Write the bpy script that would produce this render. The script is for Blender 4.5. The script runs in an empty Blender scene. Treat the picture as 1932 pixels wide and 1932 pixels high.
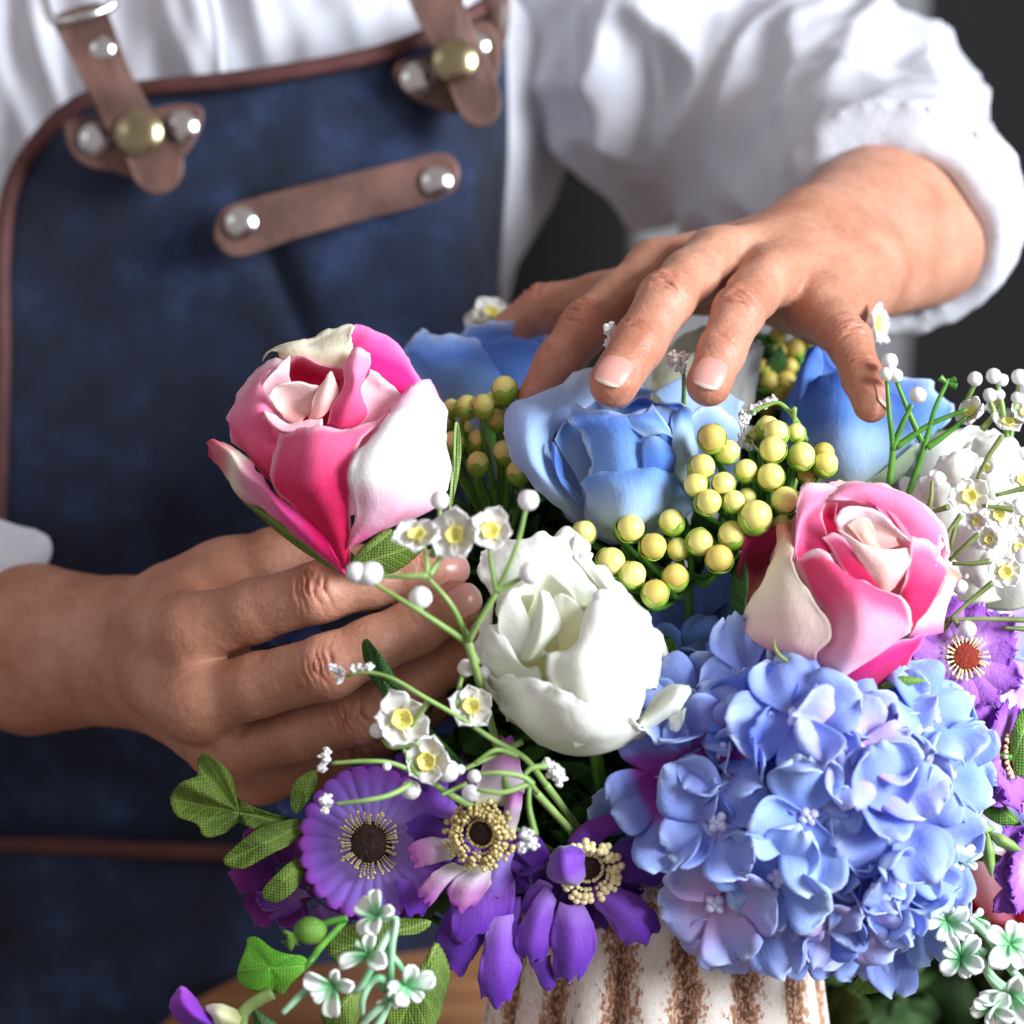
import bpy, math, random
import numpy as np
from mathutils import Vector, Matrix, noise

# ------------------------------------------------------------------ camera, world, lamps
scn = bpy.context.scene
PITCH = math.radians(22.0)
CAM = np.array([0.0, 0.0, 0.60])
TH = 0.189                      # tan of half the field of view
PX = 2 * TH / 1932.0            # metres per photo pixel at one metre
RGT = np.array([1.0, 0, 0])
UPV = np.array([0, math.sin(PITCH), math.cos(PITCH)])
TOW = np.array([0, -math.cos(PITCH), math.sin(PITCH)])   # towards the camera
RM = np.stack([RGT, UPV, TOW], axis=1)                    # camera space to world
cd = bpy.data.cameras.new('camera'); cam = bpy.data.objects.new('camera', cd)
scn.collection.objects.link(cam); scn.camera = cam
cam.location = CAM; cam.rotation_euler = (math.radians(90) - PITCH, 0, 0)
cd.sensor_width = 36; cd.lens = 18 / TH; cd.clip_start = 0.01; cd.clip_end = 50
cd.dof.use_dof = True; cd.dof.focus_distance = 0.868; cd.dof.aperture_fstop = 7.2

w = bpy.data.worlds.new('World'); scn.world = w; w.use_nodes = True
wb = w.node_tree.nodes['Background']; wb.inputs[0].default_value = (1.0, 0.90, 0.88, 1); wb.inputs[1].default_value = 0.30

def area(name, loc, target, size, power, col, sy=None):
    ld = bpy.data.lights.new(name, 'AREA'); ld.energy = power; ld.color = col
    ld.shape = 'RECTANGLE'; ld.size = size; ld.size_y = sy or size
    o = bpy.data.objects.new(name, ld); scn.collection.objects.link(o); o.location = loc
    o.rotation_euler = (Vector(target) - Vector(loc)).to_track_quat('-Z', 'Y').to_euler()
area('window_light', (1.5, 0.0, 1.05), (0.06, 0.88, 0.30), 0.80, 60, (0.88, 0.95, 1.0))
area('room_light', (-1.5, 0.1, 1.3), (-0.05, 0.9, 0.3), 0.7, 1.5, (0.86, 0.92, 1.0))
scn.view_settings.view_transform = 'Standard'; scn.view_settings.look = 'None'
scn.view_settings.exposure = 0.60; scn.view_settings.gamma = 1.0
try: scn.view_settings.use_curve_mapping = False
except Exception: pass
scn.render.engine = 'CYCLES'
scn.cycles.max_bounces = 6

# ------------------------------------------------------------------ helpers
rnd = random.Random(7)
def P(x, y, d):
    """photo pixel (1932 scale) at depth d metres -> world point"""
    return CAM + RM @ np.array([(x - 966) * PX * d, -(y - 966) * PX * d, -d])
def C3(x, y, d): return np.array([(x - 966) * PX * d, -(y - 966) * PX * d, -d])
def dirw(v):
    v = RM @ np.array(v, float); return v / np.linalg.norm(v)
def lin(c):
    return tuple(((x/255.) / 12.92 if x/255. <= .04045 else ((x/255. + .055) / 1.055) ** 2.4) for x in c)

def link(o, parent=None):
    scn.collection.objects.link(o)
    if parent is not None: o.parent = parent
    return o
def tag(o, label, cat, group=None, kind=None):
    o['label'] = label; o['category'] = cat
    if group: o['group'] = group
    if kind: o['kind'] = kind
    return o
def thing(name, loc, label, cat, group=None):
    o = bpy.data.objects.new(name, None); o.empty_display_size = .02; link(o); o.location = loc
    return tag(o, label, cat, group)
def origin(par):
    v = np.zeros(3)
    while par is not None:
        v = v + np.array(par.location); par = par.parent
    return v
def mesh(name, V, F, mat, parent=None, uv=None, att=None, smooth=True, solid=0, off=0):
    V = np.asarray(V, float) - origin(parent)
    me = bpy.data.meshes.new(name)
    me.from_pydata(V.tolist(), [], [list(map(int, f)) for f in F] if not isinstance(F, np.ndarray) else F.tolist())
    if smooth: me.polygons.foreach_set('use_smooth', [True] * len(me.polygons))
    if uv is not None:
        l = me.uv_layers.new(name='UVMap'); idx = np.zeros(len(me.loops), int); me.loops.foreach_get('vertex_index', idx)
        l.data.foreach_set('uv', np.asarray(uv, float)[idx].ravel())
    if att:
        for k, a in att.items():
            t = me.attributes.new(k, 'FLOAT', 'POINT'); t.data.foreach_set('value', np.asarray(a, float))
    me.materials.append(mat); me.update()
    o = bpy.data.objects.new(name, me); link(o, parent)
    if solid:
        m = o.modifiers.new('thick', 'SOLIDIFY'); m.thickness = solid; m.offset = off
    return o
def gridfaces(n, m, wrap=False):
    F = []
    for i in range(n - 1):
        for j in range(m if wrap else m - 1):
            F.append((i*m + j, i*m + (j+1) % m, (i+1)*m + (j+1) % m, (i+1)*m + j))
    return F
def cr(P4, t):
    a, b, c, d = P4
    return .5 * ((2*b) + (-a + c)*t + (2*a - 5*b + 4*c - d)*t*t + (-a + 3*b - 3*c + d)*t**3)
def spline(pts, n, closed=False):
    pts = [np.array(p, float) for p in pts]
    k = len(pts)
    if k == 1: return np.array([pts[0]] * n)
    if closed: ext = [pts[-1]] + pts + [pts[0], pts[1]]; segs = k
    else: ext = [2*pts[0] - pts[1]] + pts + [2*pts[-1] - pts[-2]]; segs = k - 1
    dense = []
    for s in range(segs):
        for q in range(10): dense.append(cr(ext[s:s+4], q / 10.))
    dense.append(ext[segs+1] if not closed else pts[0])
    dense = np.array(dense)
    L = np.concatenate([[0], np.cumsum(np.linalg.norm(np.diff(dense, axis=0), axis=1))])
    t = np.linspace(0, L[-1], n + (1 if closed else 0))
    if closed: t = t[:-1]
    return np.stack([np.interp(t, L, dense[:, i]) for i in range(dense.shape[1])], axis=1)
def sstep(a, b, x):
    t = np.clip((x - a) / (b - a), 0, 1); return t*t*(3 - 2*t)

class Z:
    """pixel frame of one enlarged crop, with a base depth; dz in mm is towards the camera"""
    def __init__(s, x0, y0, k, d, dzk=1.0): s.x0, s.y0, s.k, s.d, s.dzk = x0, y0, k, d, dzk
    def __call__(s, p):
        return P(s.x0 + s.k*p[0], s.y0 + s.k*p[1], s.d - (p[2] if len(p) > 2 else 0) * .001 * s.dzk)
def wob(V, amp, freq, seed, wgt=None):
    out = np.array(V)
    for i, p in enumerate(V):
        q = Vector(p) * freq + Vector((seed*7.13, seed*3.7, seed*1.9))
        a = noise.noise(q) * amp * (1 if wgt is None else wgt[i])
        out[i] += TOW * a + UPV * noise.noise(q + Vector((31, 5, 9))) * amp * .35 * (1 if wgt is None else wgt[i])
    return out
NOTCH = [0]
def patch(root, z, rows, mat, name='petal', n=22, m=26, thick=.0004, ruf=.5, lip=0, bulge=0):
    """surface through rows of points, base row first and tip row last"""
    if len(rows) == 2 and bulge:
        A = spline(rows[0], 7); B = spline(rows[1], 7); M = (A + B) / 2; M[:, 2] += bulge
        M[0, 2] -= bulge * .5; M[-1, 2] -= bulge * .5
        rows = [A, M, B]
    R = [spline([(list(p) + [0])[:3] for p in r], m) for r in rows]
    G = np.zeros((n, m, 3))
    for j in range(m):
        col = [r[j] for r in R]; k = len(col)
        ext = [2*col[0] - col[1]] + col + [2*col[-1] - col[-2]]
        for i in range(n):
            t = i / (n - 1) * (k - 1); s = min(int(t), k - 2)
            G[i, j] = cr(ext[s:s+4], t - s)
    if lip:
        v = np.linspace(0, 1, n)[:, None]; G[..., 2] += lip * sstep(.72, 1, v)
    if NOTCH[0]:
        for j in range(m):
            for i in range(n):
                v = i/(n-1)
                if v > .7: G[i, j] += (G[int(n*.6), j] - G[n-1, j]) * .11 * (1 - math.cos(2*math.pi*2.5*j/(m-1) + n)) * ((v-.7)/.3)**2
    G = G.reshape(-1, 3)
    V = np.array([z(p) for p in G])
    uu, vv = np.meshgrid(np.linspace(0, 1, m), np.linspace(0, 1, n))
    uv = np.stack([uu.ravel(), vv.ravel()], axis=1)
    if ruf:
        e = .35 + .65 * np.clip(np.maximum(vv, np.abs(uu - .5) * 2), 0, 1).ravel() ** 3
        V = wob(V, ruf * .0016, 90, rnd.random() * 20, e)
        V = wob(V, ruf * .0005, 300, rnd.random() * 20, e)
        e2 = sstep(.78, 1, np.maximum(vv, np.abs(uu - .5) * 2)).ravel() * sstep(0, .25, vv).ravel()
        V = wob(V, min(ruf, 1) * .0020, 190, rnd.random() * 20, e2)
        k_ = rnd.random() * 40
        for i in range(len(V)):
            if e2[i] > .02:
                q = Vector(V[i]) * 150 + Vector((k_, 0, 0)); q2 = Vector(V[i]) * 420 + Vector((0, k_, 0)); a_ = min(ruf, 1.2) * e2[i]
                V[i] += (RGT * noise.noise(q) + UPV * noise.noise(q + Vector((9, 4, 7)))) * .0022 * a_ + (RGT * noise.noise(q2) + UPV * noise.noise(q2 + Vector((9, 4, 7)))) * .0007 * a_
    return mesh(name, V, gridfaces(n, m), mat, root, uv, solid=thick)
def blade(root, z, outline, mat, name='petal', center=None, dome=2.0, thick=.0004, ruf=.4, base=None, tip=None, rings=9, n=64, cdz=None, jag=0):
    """closed outline (x,y,dz) filled with a domed surface"""
    O = spline([(list(p) + [0])[:3] for p in outline], n, True)
    c = O.mean(axis=0) if center is None else np.array((list(center) + [O[:, 2].mean()])[:3], float)
    if cdz is not None: c[2] = cdz
    if jag:
        for i in range(n): O[i, :2] += (O[i, :2] - c[:2]) * jag * (1 if i % 2 else -1)
    b = np.array(base if base is not None else outline[0], float)[:2]
    t = np.array(tip if tip is not None else outline[len(outline)//2], float)[:2]
    ax = t - b; L = np.linalg.norm(ax); ax /= L; pr = np.array([-ax[1], ax[0]])
    V, uv = [], []
    for r in range(rings + 1):
        f = (r / rings) ** .8
        for q in (O if r else [c]):
            p = c + (q - c) * f; p = p.copy(); p[2] += dome * (1 - f*f)
            rel = p[:2] - b; V.append(z(p)); uv.append((.5 + rel @ pr / L, rel @ ax / L))
    V = np.array(V); F = [(0, 1 + i, 1 + (i+1) % n) for i in range(n)]
    for r in range(rings - 1):
        for i in range(n):
            a = 1 + r*n; F.append((a + i, a + n + i, a + n + (i+1) % n, a + (i+1) % n))
    if ruf: V = wob(V, ruf * .0012, 110, rnd.random() * 20)
    return mesh(name, V, F, mat, root, uv, solid=thick)
def tube(name, pts, rad, mat, parent=None, sides=8, n=None, world=False, z=None, flat=1.0):
    if world: W = [np.array(p, float) for p in pts]
    elif z is not None: W = [z(p) for p in pts]
    else: W = [P(*p) for p in pts]
    n = n or max(6, 5 * len(W)); S = spline(W, n); R = np.interp(np.linspace(0, 1, n), np.linspace(0, 1, len(rad)), rad) if hasattr(rad, '__len__') else [rad] * n
    V = []; up = None
    for i in range(n):
        T = S[min(i+1, n-1)] - S[max(i-1, 0)]; T = T / (np.linalg.norm(T) + 1e-9)
        if up is None:
            up = np.cross(T, [0.3, .5, .8]); up /= np.linalg.norm(up)
        up = up - T * (up @ T); up /= np.linalg.norm(up) + 1e-9; sd = np.cross(T, up)
        for k in range(sides):
            a = 2*math.pi*k/sides; V.append(S[i] + R[i] * (math.cos(a) * up + flat * math.sin(a) * sd))
    F = gridfaces(n, sides, True) + [tuple(range(sides))[::-1], tuple(range((n-1)*sides, n*sides))]
    return mesh(name, V, F, mat, parent)
def sphere(n=12, m=18):
    V = [(0, 0, 1)]; F = []
    for i in range(1, n):
        for j in range(m):
            a = math.pi*i/n; b = 2*math.pi*j/m; V.append((math.sin(a)*math.cos(b), math.sin(a)*math.sin(b), math.cos(a)))
    V.append((0, 0, -1)); V = np.array(V)
    for j in range(m): F.append((0, 1+j, 1+(j+1) % m)); F.append((len(V)-1, 1+(n-2)*m+(j+1) % m, 1+(n-2)*m+j))
    for i in range(n-2):
        for j in range(m): a = 1+i*m; F.append((a+j, a+m+j, a+m+(j+1) % m, a+(j+1) % m))
    return V, F
def frame(f, roll=0):
    """3x3 world frame whose z axis is the camera-space direction f"""
    zax = dirw(f); x = np.cross(UPV, zax)
    if np.linalg.norm(x) < .05: x = RGT.copy()
    x /= np.linalg.norm(x); y = np.cross(zax, x)
    c, s = math.cos(math.radians(roll)), math.sin(math.radians(roll))
    return np.stack([x*c + y*s, -x*s + y*c, zax], axis=1)
def blob(name, c, r, mat, parent, rough=0, fr=None, sc=(1, 1, 1), n=12, m=18, freq=2.2):
    V, F = sphere(n, m)
    if rough:
        k = rnd.random() * 50
        V = np.array([v * (1 + rough * noise.noise(Vector(v) * freq + Vector((k, 0, 0)))) for v in V])
    V = V * np.array(sc) * r
    if fr is not None: V = V @ fr.T
    return mesh(name, V + np.asarray(c), F, mat, parent)

# ------------------------------------------------------------------ materials
def newmat(name):
    m = bpy.data.materials.new(name); m.use_nodes = True; t = m.node_tree
    return m, t, t.nodes, t.links, t.nodes['Principled BSDF']
def ramp(N, stops, interp='LINEAR'):
    r = N.new('ShaderNodeValToRGB'); e = r.color_ramp.elements; r.color_ramp.interpolation = interp
    while len(e) < len(stops): e.new(.5)
    for el, (p, c) in zip(e, stops): el.position = p; el.color = (*c, 1)
    return r
def mth(N, L, op, a, b=None, c=None):
    n = N.new('ShaderNodeMath'); n.operation = op
    for i, v in enumerate((a, b, c)):
        if v is None: continue
        if isinstance(v, (int, float)): n.inputs[i].default_value = v
        else: L.new(v, n.inputs[i])
    return n.outputs[0]
def mixc(N, L, mode, f, a, b):
    n = N.new('ShaderNodeMix'); n.data_type = 'RGBA'; n.blend_type = mode
    for i, v in ((0, f), (6, a), (7, b)):
        if isinstance(v, (int, float)): n.inputs[i].default_value = v
        elif isinstance(v, tuple): n.inputs[i].default_value = (*v, 1)
        else: L.new(v, n.inputs[i])
    return n.outputs[2]
def noisen(N, L, vec, scale, detail=3, rough=.5):
    n = N.new('ShaderNodeTexNoise'); n.inputs['Scale'].default_value = scale; n.inputs['Detail'].default_value = detail
    n.inputs['Roughness'].default_value = rough
    if vec is not None: L.new(vec, n.inputs['Vector'])
    return n.outputs['Fac']
def petal_mat(name, stops, rough=.78, tr=.34, edge=None, veins=.14, weave=.12, side=None, sheen=.15):
    """stops: (v, sRGB) from petal base to tip; edge: colour of the petal's rim; side: (colour, from u, to u)"""
    m, t, N, L, B = newmat(name)
    tc = N.new('ShaderNodeTexCoord'); sp = N.new('ShaderNodeSeparateXYZ'); L.new(tc.outputs['UV'], sp.inputs[0])
    nz = noisen(N, L, tc.outputs['Object'], 60, 3)
    v = mth(N, L, 'ADD', sp.outputs[1], mth(N, L, 'MULTIPLY', mth(N, L, 'SUBTRACT', nz, .5), .38))
    r = ramp(N, [(p, lin(c)) for p, c in stops], 'EASE'); L.new(v, r.inputs[0]); col = r.outputs[0]
    au = mth(N, L, 'MULTIPLY', mth(N, L, 'ABSOLUTE', mth(N, L, 'SUBTRACT', sp.outputs[0], .5)), 2)
    if side:
        mr = N.new('ShaderNodeMapRange'); mr.interpolation_type = 'SMOOTHSTEP'
        L.new(mth(N, L, 'ADD', sp.outputs[0], mth(N, L, 'MULTIPLY', mth(N, L, 'SUBTRACT', nz, .5), .3)), mr.inputs[0])
        mr.inputs[1].default_value = side[1]; mr.inputs[2].default_value = side[2]
        col = mixc(N, L, 'MIX', mr.outputs[0], col, lin(side[0]))
    if edge:
        mx = mth(N, L, 'MAXIMUM', au, sp.outputs[1]); mr = N.new('ShaderNodeMapRange'); mr.interpolation_type = 'SMOOTHSTEP'
        L.new(mth(N, L, 'ADD', mx, mth(N, L, 'MULTIPLY', mth(N, L, 'SUBTRACT', nz, .5), .12)), mr.inputs[0])
        mr.inputs[1].default_value = .86; mr.inputs[2].default_value = 1.02
        col = mixc(N, L, 'MIX', mr.outputs[0], col, lin(edge))
    cb = N.new('ShaderNodeCombineXYZ'); L.new(mth(N, L, 'MULTIPLY', sp.outputs[0], 46), cb.inputs[0]); L.new(mth(N, L, 'MULTIPLY', sp.outputs[1], 2.5), cb.inputs[1])
    vn = noisen(N, L, cb.outputs[0], 1, 2)
    if veins:
        g = mth(N, L, 'ADD', 1 - veins * .5, mth(N, L, 'MULTIPLY', vn, veins))
        cg = N.new('ShaderNodeCombineColor'); [L.new(g, cg.inputs[i]) for i in range(3)]
        col = mixc(N, L, 'MULTIPLY', 1.0, col, cg.outputs[0])
    L.new(col, B.inputs['Base Color']); B.inputs['Roughness'].default_value = rough
    B.inputs['Specular IOR Level'].default_value = .16
    B.inputs['Sheen Weight'].default_value = sheen; B.inputs['Sheen Roughness'].default_value = .5
    fine = noisen(N, L, tc.outputs['Object'], 900, 2)
    h = mth(N, L, 'ADD', mth(N, L, 'MULTIPLY', vn, .6), mth(N, L, 'ADD', mth(N, L, 'MULTIPLY', fine, .8), mth(N, L, 'MULTIPLY', noisen(N, L, tc.outputs['Object'], 130, 3, .6), 3.2)))
    bp = N.new('ShaderNodeBump'); bp.inputs['Strength'].default_value = weave * 2.0; bp.inputs['Distance'].default_value = .0007
    L.new(h, bp.inputs['Height']); L.new(bp.outputs[0], B.inputs['Normal'])
    if tr:
        T = N.new('ShaderNodeBsdfTranslucent'); L.new(col, T.inputs[0]); M = N.new('ShaderNodeMixShader'); M.inputs[0].default_value = tr
        L.new(B.outputs[0], M.inputs[1]); L.new(T.outputs[0], M.inputs[2]); L.new(M.outputs[0], N['Material Output'].inputs[0])
    return m
def simple(name, c1, c2=None, scale=80, rough=.5, metal=0, bump=0, bscale=None, sss=0, tr=0, spec=.5, srad=(1, .3, .15)):
    m, t, N, L, B = newmat(name); tc = N.new('ShaderNodeTexCoord')
    nz = noisen(N, L, tc.outputs['Object'], scale, 4)
    r = ramp(N, [(.35, lin(c1)), (.68, lin(c2 or c1))]); L.new(nz, r.inputs[0]); L.new(r.outputs[0], B.inputs['Base Color'])
    B.inputs['Roughness'].default_value = rough; B.inputs['Metallic'].default_value = metal; B.inputs['Specular IOR Level'].default_value = spec
    if bump:
        bp = N.new('ShaderNodeBump'); bp.inputs['Strength'].default_value = bump; bp.inputs['Distance'].default_value = .001
        L.new(noisen(N, L, tc.outputs['Object'], bscale or scale * 5, 4), bp.inputs['Height']); L.new(bp.outputs[0], B.inputs['Normal'])
    if sss:
        B.inputs['Subsurface Weight'].default_value = sss; B.inputs['Subsurface Radius'].default_value = srad; B.inputs['Subsurface Scale'].default_value = .004
    if tr:
        T = N.new('ShaderNodeBsdfTranslucent'); L.new(r.outputs[0], T.inputs[0]); M = N.new('ShaderNodeMixShader'); M.inputs[0].default_value = tr
        L.new(B.outputs[0], M.inputs[1]); L.new(T.outputs[0], M.inputs[2]); L.new(M.outputs[0], N['Material Output'].inputs[0])
    return m
def leaf_mat(name, c1, c2, rough=.5, tr=.28, wv=.12):
    m, t, N, L, B = newmat(name); tc = N.new('ShaderNodeTexCoord'); sp = N.new('ShaderNodeSeparateXYZ'); L.new(tc.outputs['UV'], sp.inputs[0])
    nz = noisen(N, L, tc.outputs['Object'], 70, 4)
    r = ramp(N, [(.35, lin(c1)), (.68, lin(c2))]); L.new(nz, r.inputs[0])
    au = mth(N, L, 'ABSOLUTE', mth(N, L, 'SUBTRACT', sp.outputs[0], .5))
    mid = N.new('ShaderNodeMapRange'); L.new(au, mid.inputs[0]); mid.inputs[1].default_value = .0; mid.inputs[2].default_value = .025; mid.inputs[3].default_value = 1; mid.inputs[4].default_value = 0
    sv = mth(N, L, 'SINE', mth(N, L, 'MULTIPLY', mth(N, L, 'SUBTRACT', sp.outputs[1], mth(N, L, 'MULTIPLY', au, .9)), 48))
    sv = mth(N, L, 'POWER', mth(N, L, 'MAXIMUM', sv, 0), 8)
    f = mth(N, L, 'MAXIMUM', mid.outputs[0], mth(N, L, 'MULTIPLY', sv, .45))
    col = mixc(N, L, 'MIX', mth(N, L, 'MULTIPLY', f, .4), r.outputs[0], lin(tuple(min(255, x + 55) for x in c2)))
    w1 = N.new('ShaderNodeTexWave'); w1.inputs['Scale'].default_value = 330; w1.bands_direction = 'X'; L.new(tc.outputs['Object'], w1.inputs[0])
    w2 = N.new('ShaderNodeTexWave'); w2.inputs['Scale'].default_value = 330; w2.bands_direction = 'Z'; L.new(tc.outputs['Object'], w2.inputs[0])
    wvv = mth(N, L, 'MULTIPLY', w1.outputs['Fac'], w2.outputs['Fac'])
    g = mth(N, L, 'ADD', 1 - wv * .4, mth(N, L, 'MULTIPLY', wvv, wv))
    cg = N.new('ShaderNodeCombineColor'); [L.new(g, cg.inputs[i]) for i in range(3)]
    col = mixc(N, L, 'MULTIPLY', 1.0, col, cg.outputs[0])
    L.new(col, B.inputs['Base Color']); B.inputs['Roughness'].default_value = rough; B.inputs['Specular IOR Level'].default_value = .35
    bp = N.new('ShaderNodeBump'); bp.inputs['Strength'].default_value = .5; bp.inputs['Distance'].default_value = .0008
    L.new(mth(N, L, 'ADD', wvv, mth(N, L, 'MULTIPLY', f, -1.5)), bp.inputs['Height']); L.new(bp.outputs[0], B.inputs['Normal'])
    T = N.new('ShaderNodeBsdfTranslucent'); L.new(col, T.inputs[0]); M = N.new('ShaderNodeMixShader'); M.inputs[0].default_value = tr
    L.new(B.outputs[0], M.inputs[1]); L.new(T.outputs[0], M.inputs[2]); L.new(M.outputs[0], N['Material Output'].inputs[0])
    return m

HOT = (226, 40, 120); PNK = (240, 110, 165); PALE = (246, 190, 208); CRM = (240, 232, 205); WHT = (243, 240, 240)
MP = {
 'hot': petal_mat('deep_pink_petal', [(0, (218, 25, 85)), (.4, (230, 48, 112)), (.78, (240, 110, 158)), (1, (248, 178, 205))], edge=(249, 200, 218)),
 'mag': petal_mat('magenta_petal', [(0, (205, 5, 95)), (.6, (232, 40, 140)), (1, (244, 110, 185))], edge=(248, 150, 205)),
 'pnk': petal_mat('pink_petal', [(0, (232, 60, 120)), (.4, (242, 115, 165)), (.8, (246, 158, 196)), (1, (247, 195, 218))], edge=(249, 212, 226)),
 'cav': petal_mat('crimson_petal', [(0, (195, 10, 60)), (.6, (226, 35, 95)), (1, (242, 110, 155))], edge=(246, 160, 190)),
 'pal': petal_mat('pale_pink_petal', [(0, (242, 140, 170)), (.5, (248, 192, 208)), (1, (249, 220, 228))], edge=(250, 230, 236)),
 'blush': petal_mat('blush_petal', [(0, (244, 170, 168)), (.5, (248, 212, 206)), (1, (249, 228, 226))]),
 'crm': petal_mat('cream_petal', [(0, (240, 218, 188)), (.6, (240, 238, 215)), (1, (243, 238, 220))]),
 'wpk': petal_mat('white_petal_pink_tips', [(0, (240, 90, 160)), (.20, (246, 205, 225)), (.38, (245, 243, 244)), (.80, (245, 243, 244)), (.93, (244, 205, 225)), (1, (238, 165, 202))]),
 'flr': petal_mat('flared_petal', [(0, (232, 25, 110)), (.3, (244, 85, 172)), (.55, (245, 160, 202)), (.78, (243, 236, 218)), (1, (228, 75, 125))]),
 'cmg': petal_mat('cream_petal_magenta_base', [(0, (238, 130, 178)), (.25, (240, 212, 208)), (.6, (242, 233, 216)), (1, (232, 165, 145))]),
 'wht': petal_mat('white_petal', [(0, (232, 236, 212)), (.3, (243, 244, 236)), (1, (247, 247, 244))], tr=.38, veins=.04),
 'pit': petal_mat('yellowed_white_petal', [(0, (222, 222, 160)), (.5, (236, 236, 200)), (1, (245, 246, 232))], tr=.38, veins=.04),
 'blu': petal_mat('blue_petal', [(0, (165, 192, 218)), (.3, (128, 172, 232)), (.65, (104, 148, 232)), (1, (150, 185, 244))], edge=(196, 216, 249), veins=.25),
 'bld': petal_mat('deep_blue_petal', [(0, (132, 166, 222)), (.5, (100, 146, 226)), (1, (84, 124, 212))], edge=(110, 150, 232), veins=.25),
 'bll': petal_mat('pale_blue_petal', [(0, (188, 206, 224)), (.4, (170, 198, 238)), (.8, (176, 204, 246)), (1, (190, 214, 248))], edge=(214, 228, 250), veins=.2),
 'blf': petal_mat('blue_petal_pale_base', [(0, (208, 220, 218)), (.35, (180, 206, 228)), (.75, (122, 168, 232)), (1, (146, 182, 240))], edge=(180, 205, 246), veins=.25),
}
SKIN = None

# ------------------------------------------------------------------ surface extraction for the body and the shirt
def smin(a, b, k):
    h = np.clip(.5 + .5 * (b - a) / k, 0, 1); return b + (a - b) * h - k * h * (1 - h)
class Field:
    def __init__(s, lo, hi, h):
        s.lo = np.array(lo); s.h = h; s.n = (np.ceil((np.array(hi) - s.lo) / h)).astype(int) + 1
        s.ax = [s.lo[i] + h * np.arange(s.n[i]) for i in range(3)]
    def new(s): return np.full(s.n, .05, np.float32)
    def cone(s, F, a, b, ra, rb, k, pad=.02):
        a = np.array(a); b = np.array(b); r = max(ra, rb) + pad
        i0 = np.clip(((np.minimum(a, b) - r - s.lo) / s.h).astype(int), 0, s.n); i1 = np.clip(((np.maximum(a, b) + r - s.lo) / s.h).astype(int) + 1, 0, s.n)
        if (i1 <= i0).any(): return
        sl = tuple(slice(i0[i], i1[i]) for i in range(3))
        x = s.ax[0][sl[0]][:, None, None]; y = s.ax[1][sl[1]][None, :, None]; z = s.ax[2][sl[2]][None, None, :]
        ab = b - a; L2 = (ab @ ab) + 1e-12
        t = np.clip(((x-a[0])*ab[0] + (y-a[1])*ab[1] + (z-a[2])*ab[2]) / L2, 0, 1)
        d = np.sqrt((x-a[0]-t*ab[0])**2 + (y-a[1]-t*ab[1])**2 + (z-a[2]-t*ab[2])**2) - (ra + (rb-ra)*t)
        F[sl] = smin(F[sl], d.astype(np.float32), k)
    def plane(s, p, nrm):
        nrm = np.array(nrm, float); nrm /= np.linalg.norm(nrm)
        x = s.ax[0][:, None, None]; y = s.ax[1][None, :, None]; z = s.ax[2][None, None, :]
        return ((x-p[0])*nrm[0] + (y-p[1])*nrm[1] + (z-p[2])*nrm[2]).astype(np.float32)
    def extract(s, F):
        n = np.array(F.shape); I = F < 0
        c = [I[dx:n[0]-1+dx, dy:n[1]-1+dy, dz:n[2]-1+dz] for dx in (0, 1) for dy in (0, 1) for dz in (0, 1)]
        cnt = sum(q.astype(np.int8) for q in c); act = (cnt > 0) & (cnt < 8)
        idx = np.full(act.shape, -1, np.int64); A = np.argwhere(act); idx[act] = np.arange(len(A))
        acc = np.zeros((len(A), 3)); num = np.zeros(len(A))
        offs = [(dx, dy, dz) for dx in (0, 1) for dy in (0, 1) for dz in (0, 1)]
        for i, o1 in enumerate(offs):
            for o2 in offs[i+1:]:
                df = [abs(o1[q]-o2[q]) for q in range(3)]
                if sum(df) != 1: continue
                f1 = F[tuple((A + o1).T)]; f2 = F[tuple((A + o2).T)]; cr_ = (f1 < 0) != (f2 < 0)
                t = np.where(cr_, f1 / (f1 - f2 + 1e-12), 0)
                p = np.array(o1) + t[:, None] * (np.array(o2) - np.array(o1))
                acc[cr_] += p[cr_]; num[cr_] += 1
        V = (A + acc / num[:, None]) * s.h + s.lo
        faces = []
        for ax in range(3):
            b, c_ = [(1, 2), (2, 0), (0, 1)][ax]
            sl1 = [slice(None)]*3; sl2 = [slice(None)]*3; sl1[ax] = slice(0, -1); sl2[ax] = slice(1, None)
            X = I[tuple(sl1)] != I[tuple(sl2)]; E = np.argwhere(X)
            E = E[(E[:, b] > 0) & (E[:, c_] > 0) & (E[:, b] < n[b]-1) & (E[:, c_] < n[c_]-1)]
            ins = I[tuple(E.T)]; eb = np.zeros(3, int); eb[b] = 1; ec = np.zeros(3, int); ec[c_] = 1
            q = np.stack([idx[tuple((E - eb - ec).T)], idx[tuple((E - ec).T)], idx[tuple(E.T)], idx[tuple((E - eb).T)]], axis=1)
            q[~ins] = q[~ins][:, ::-1]; faces.append(q)
        Fq = np.concatenate(faces); Fq = Fq[(Fq >= 0).all(axis=1)]
        return V, Fq
def relax(V, F, it, lam=.5):
    e = np.concatenate([F[:, [0, 1]], F[:, [1, 2]], F[:, [2, 3]], F[:, [3, 0]]]); e = np.concatenate([e, e[:, ::-1]])
    deg = np.bincount(e[:, 0], minlength=len(V))[:, None]
    for k in range(it):
        s = np.stack([np.bincount(e[:, 0], weights=V[e[:, 1], i], minlength=len(V)) for i in range(3)], axis=1)
        V = V + (lam if k % 2 == 0 else -lam*.9) * (s / deg - V)
    return V
def normals(V, F):
    n = np.cross(V[F[:, 2]] - V[F[:, 0]], V[F[:, 3]] - V[F[:, 1]]); N = np.zeros_like(V)
    for i in range(4):
        for c in range(3): N[:, c] += np.bincount(F[:, i], weights=n[:, c], minlength=len(V))
    return N / (np.linalg.norm(N, axis=1)[:, None] + 1e-12)

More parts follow.
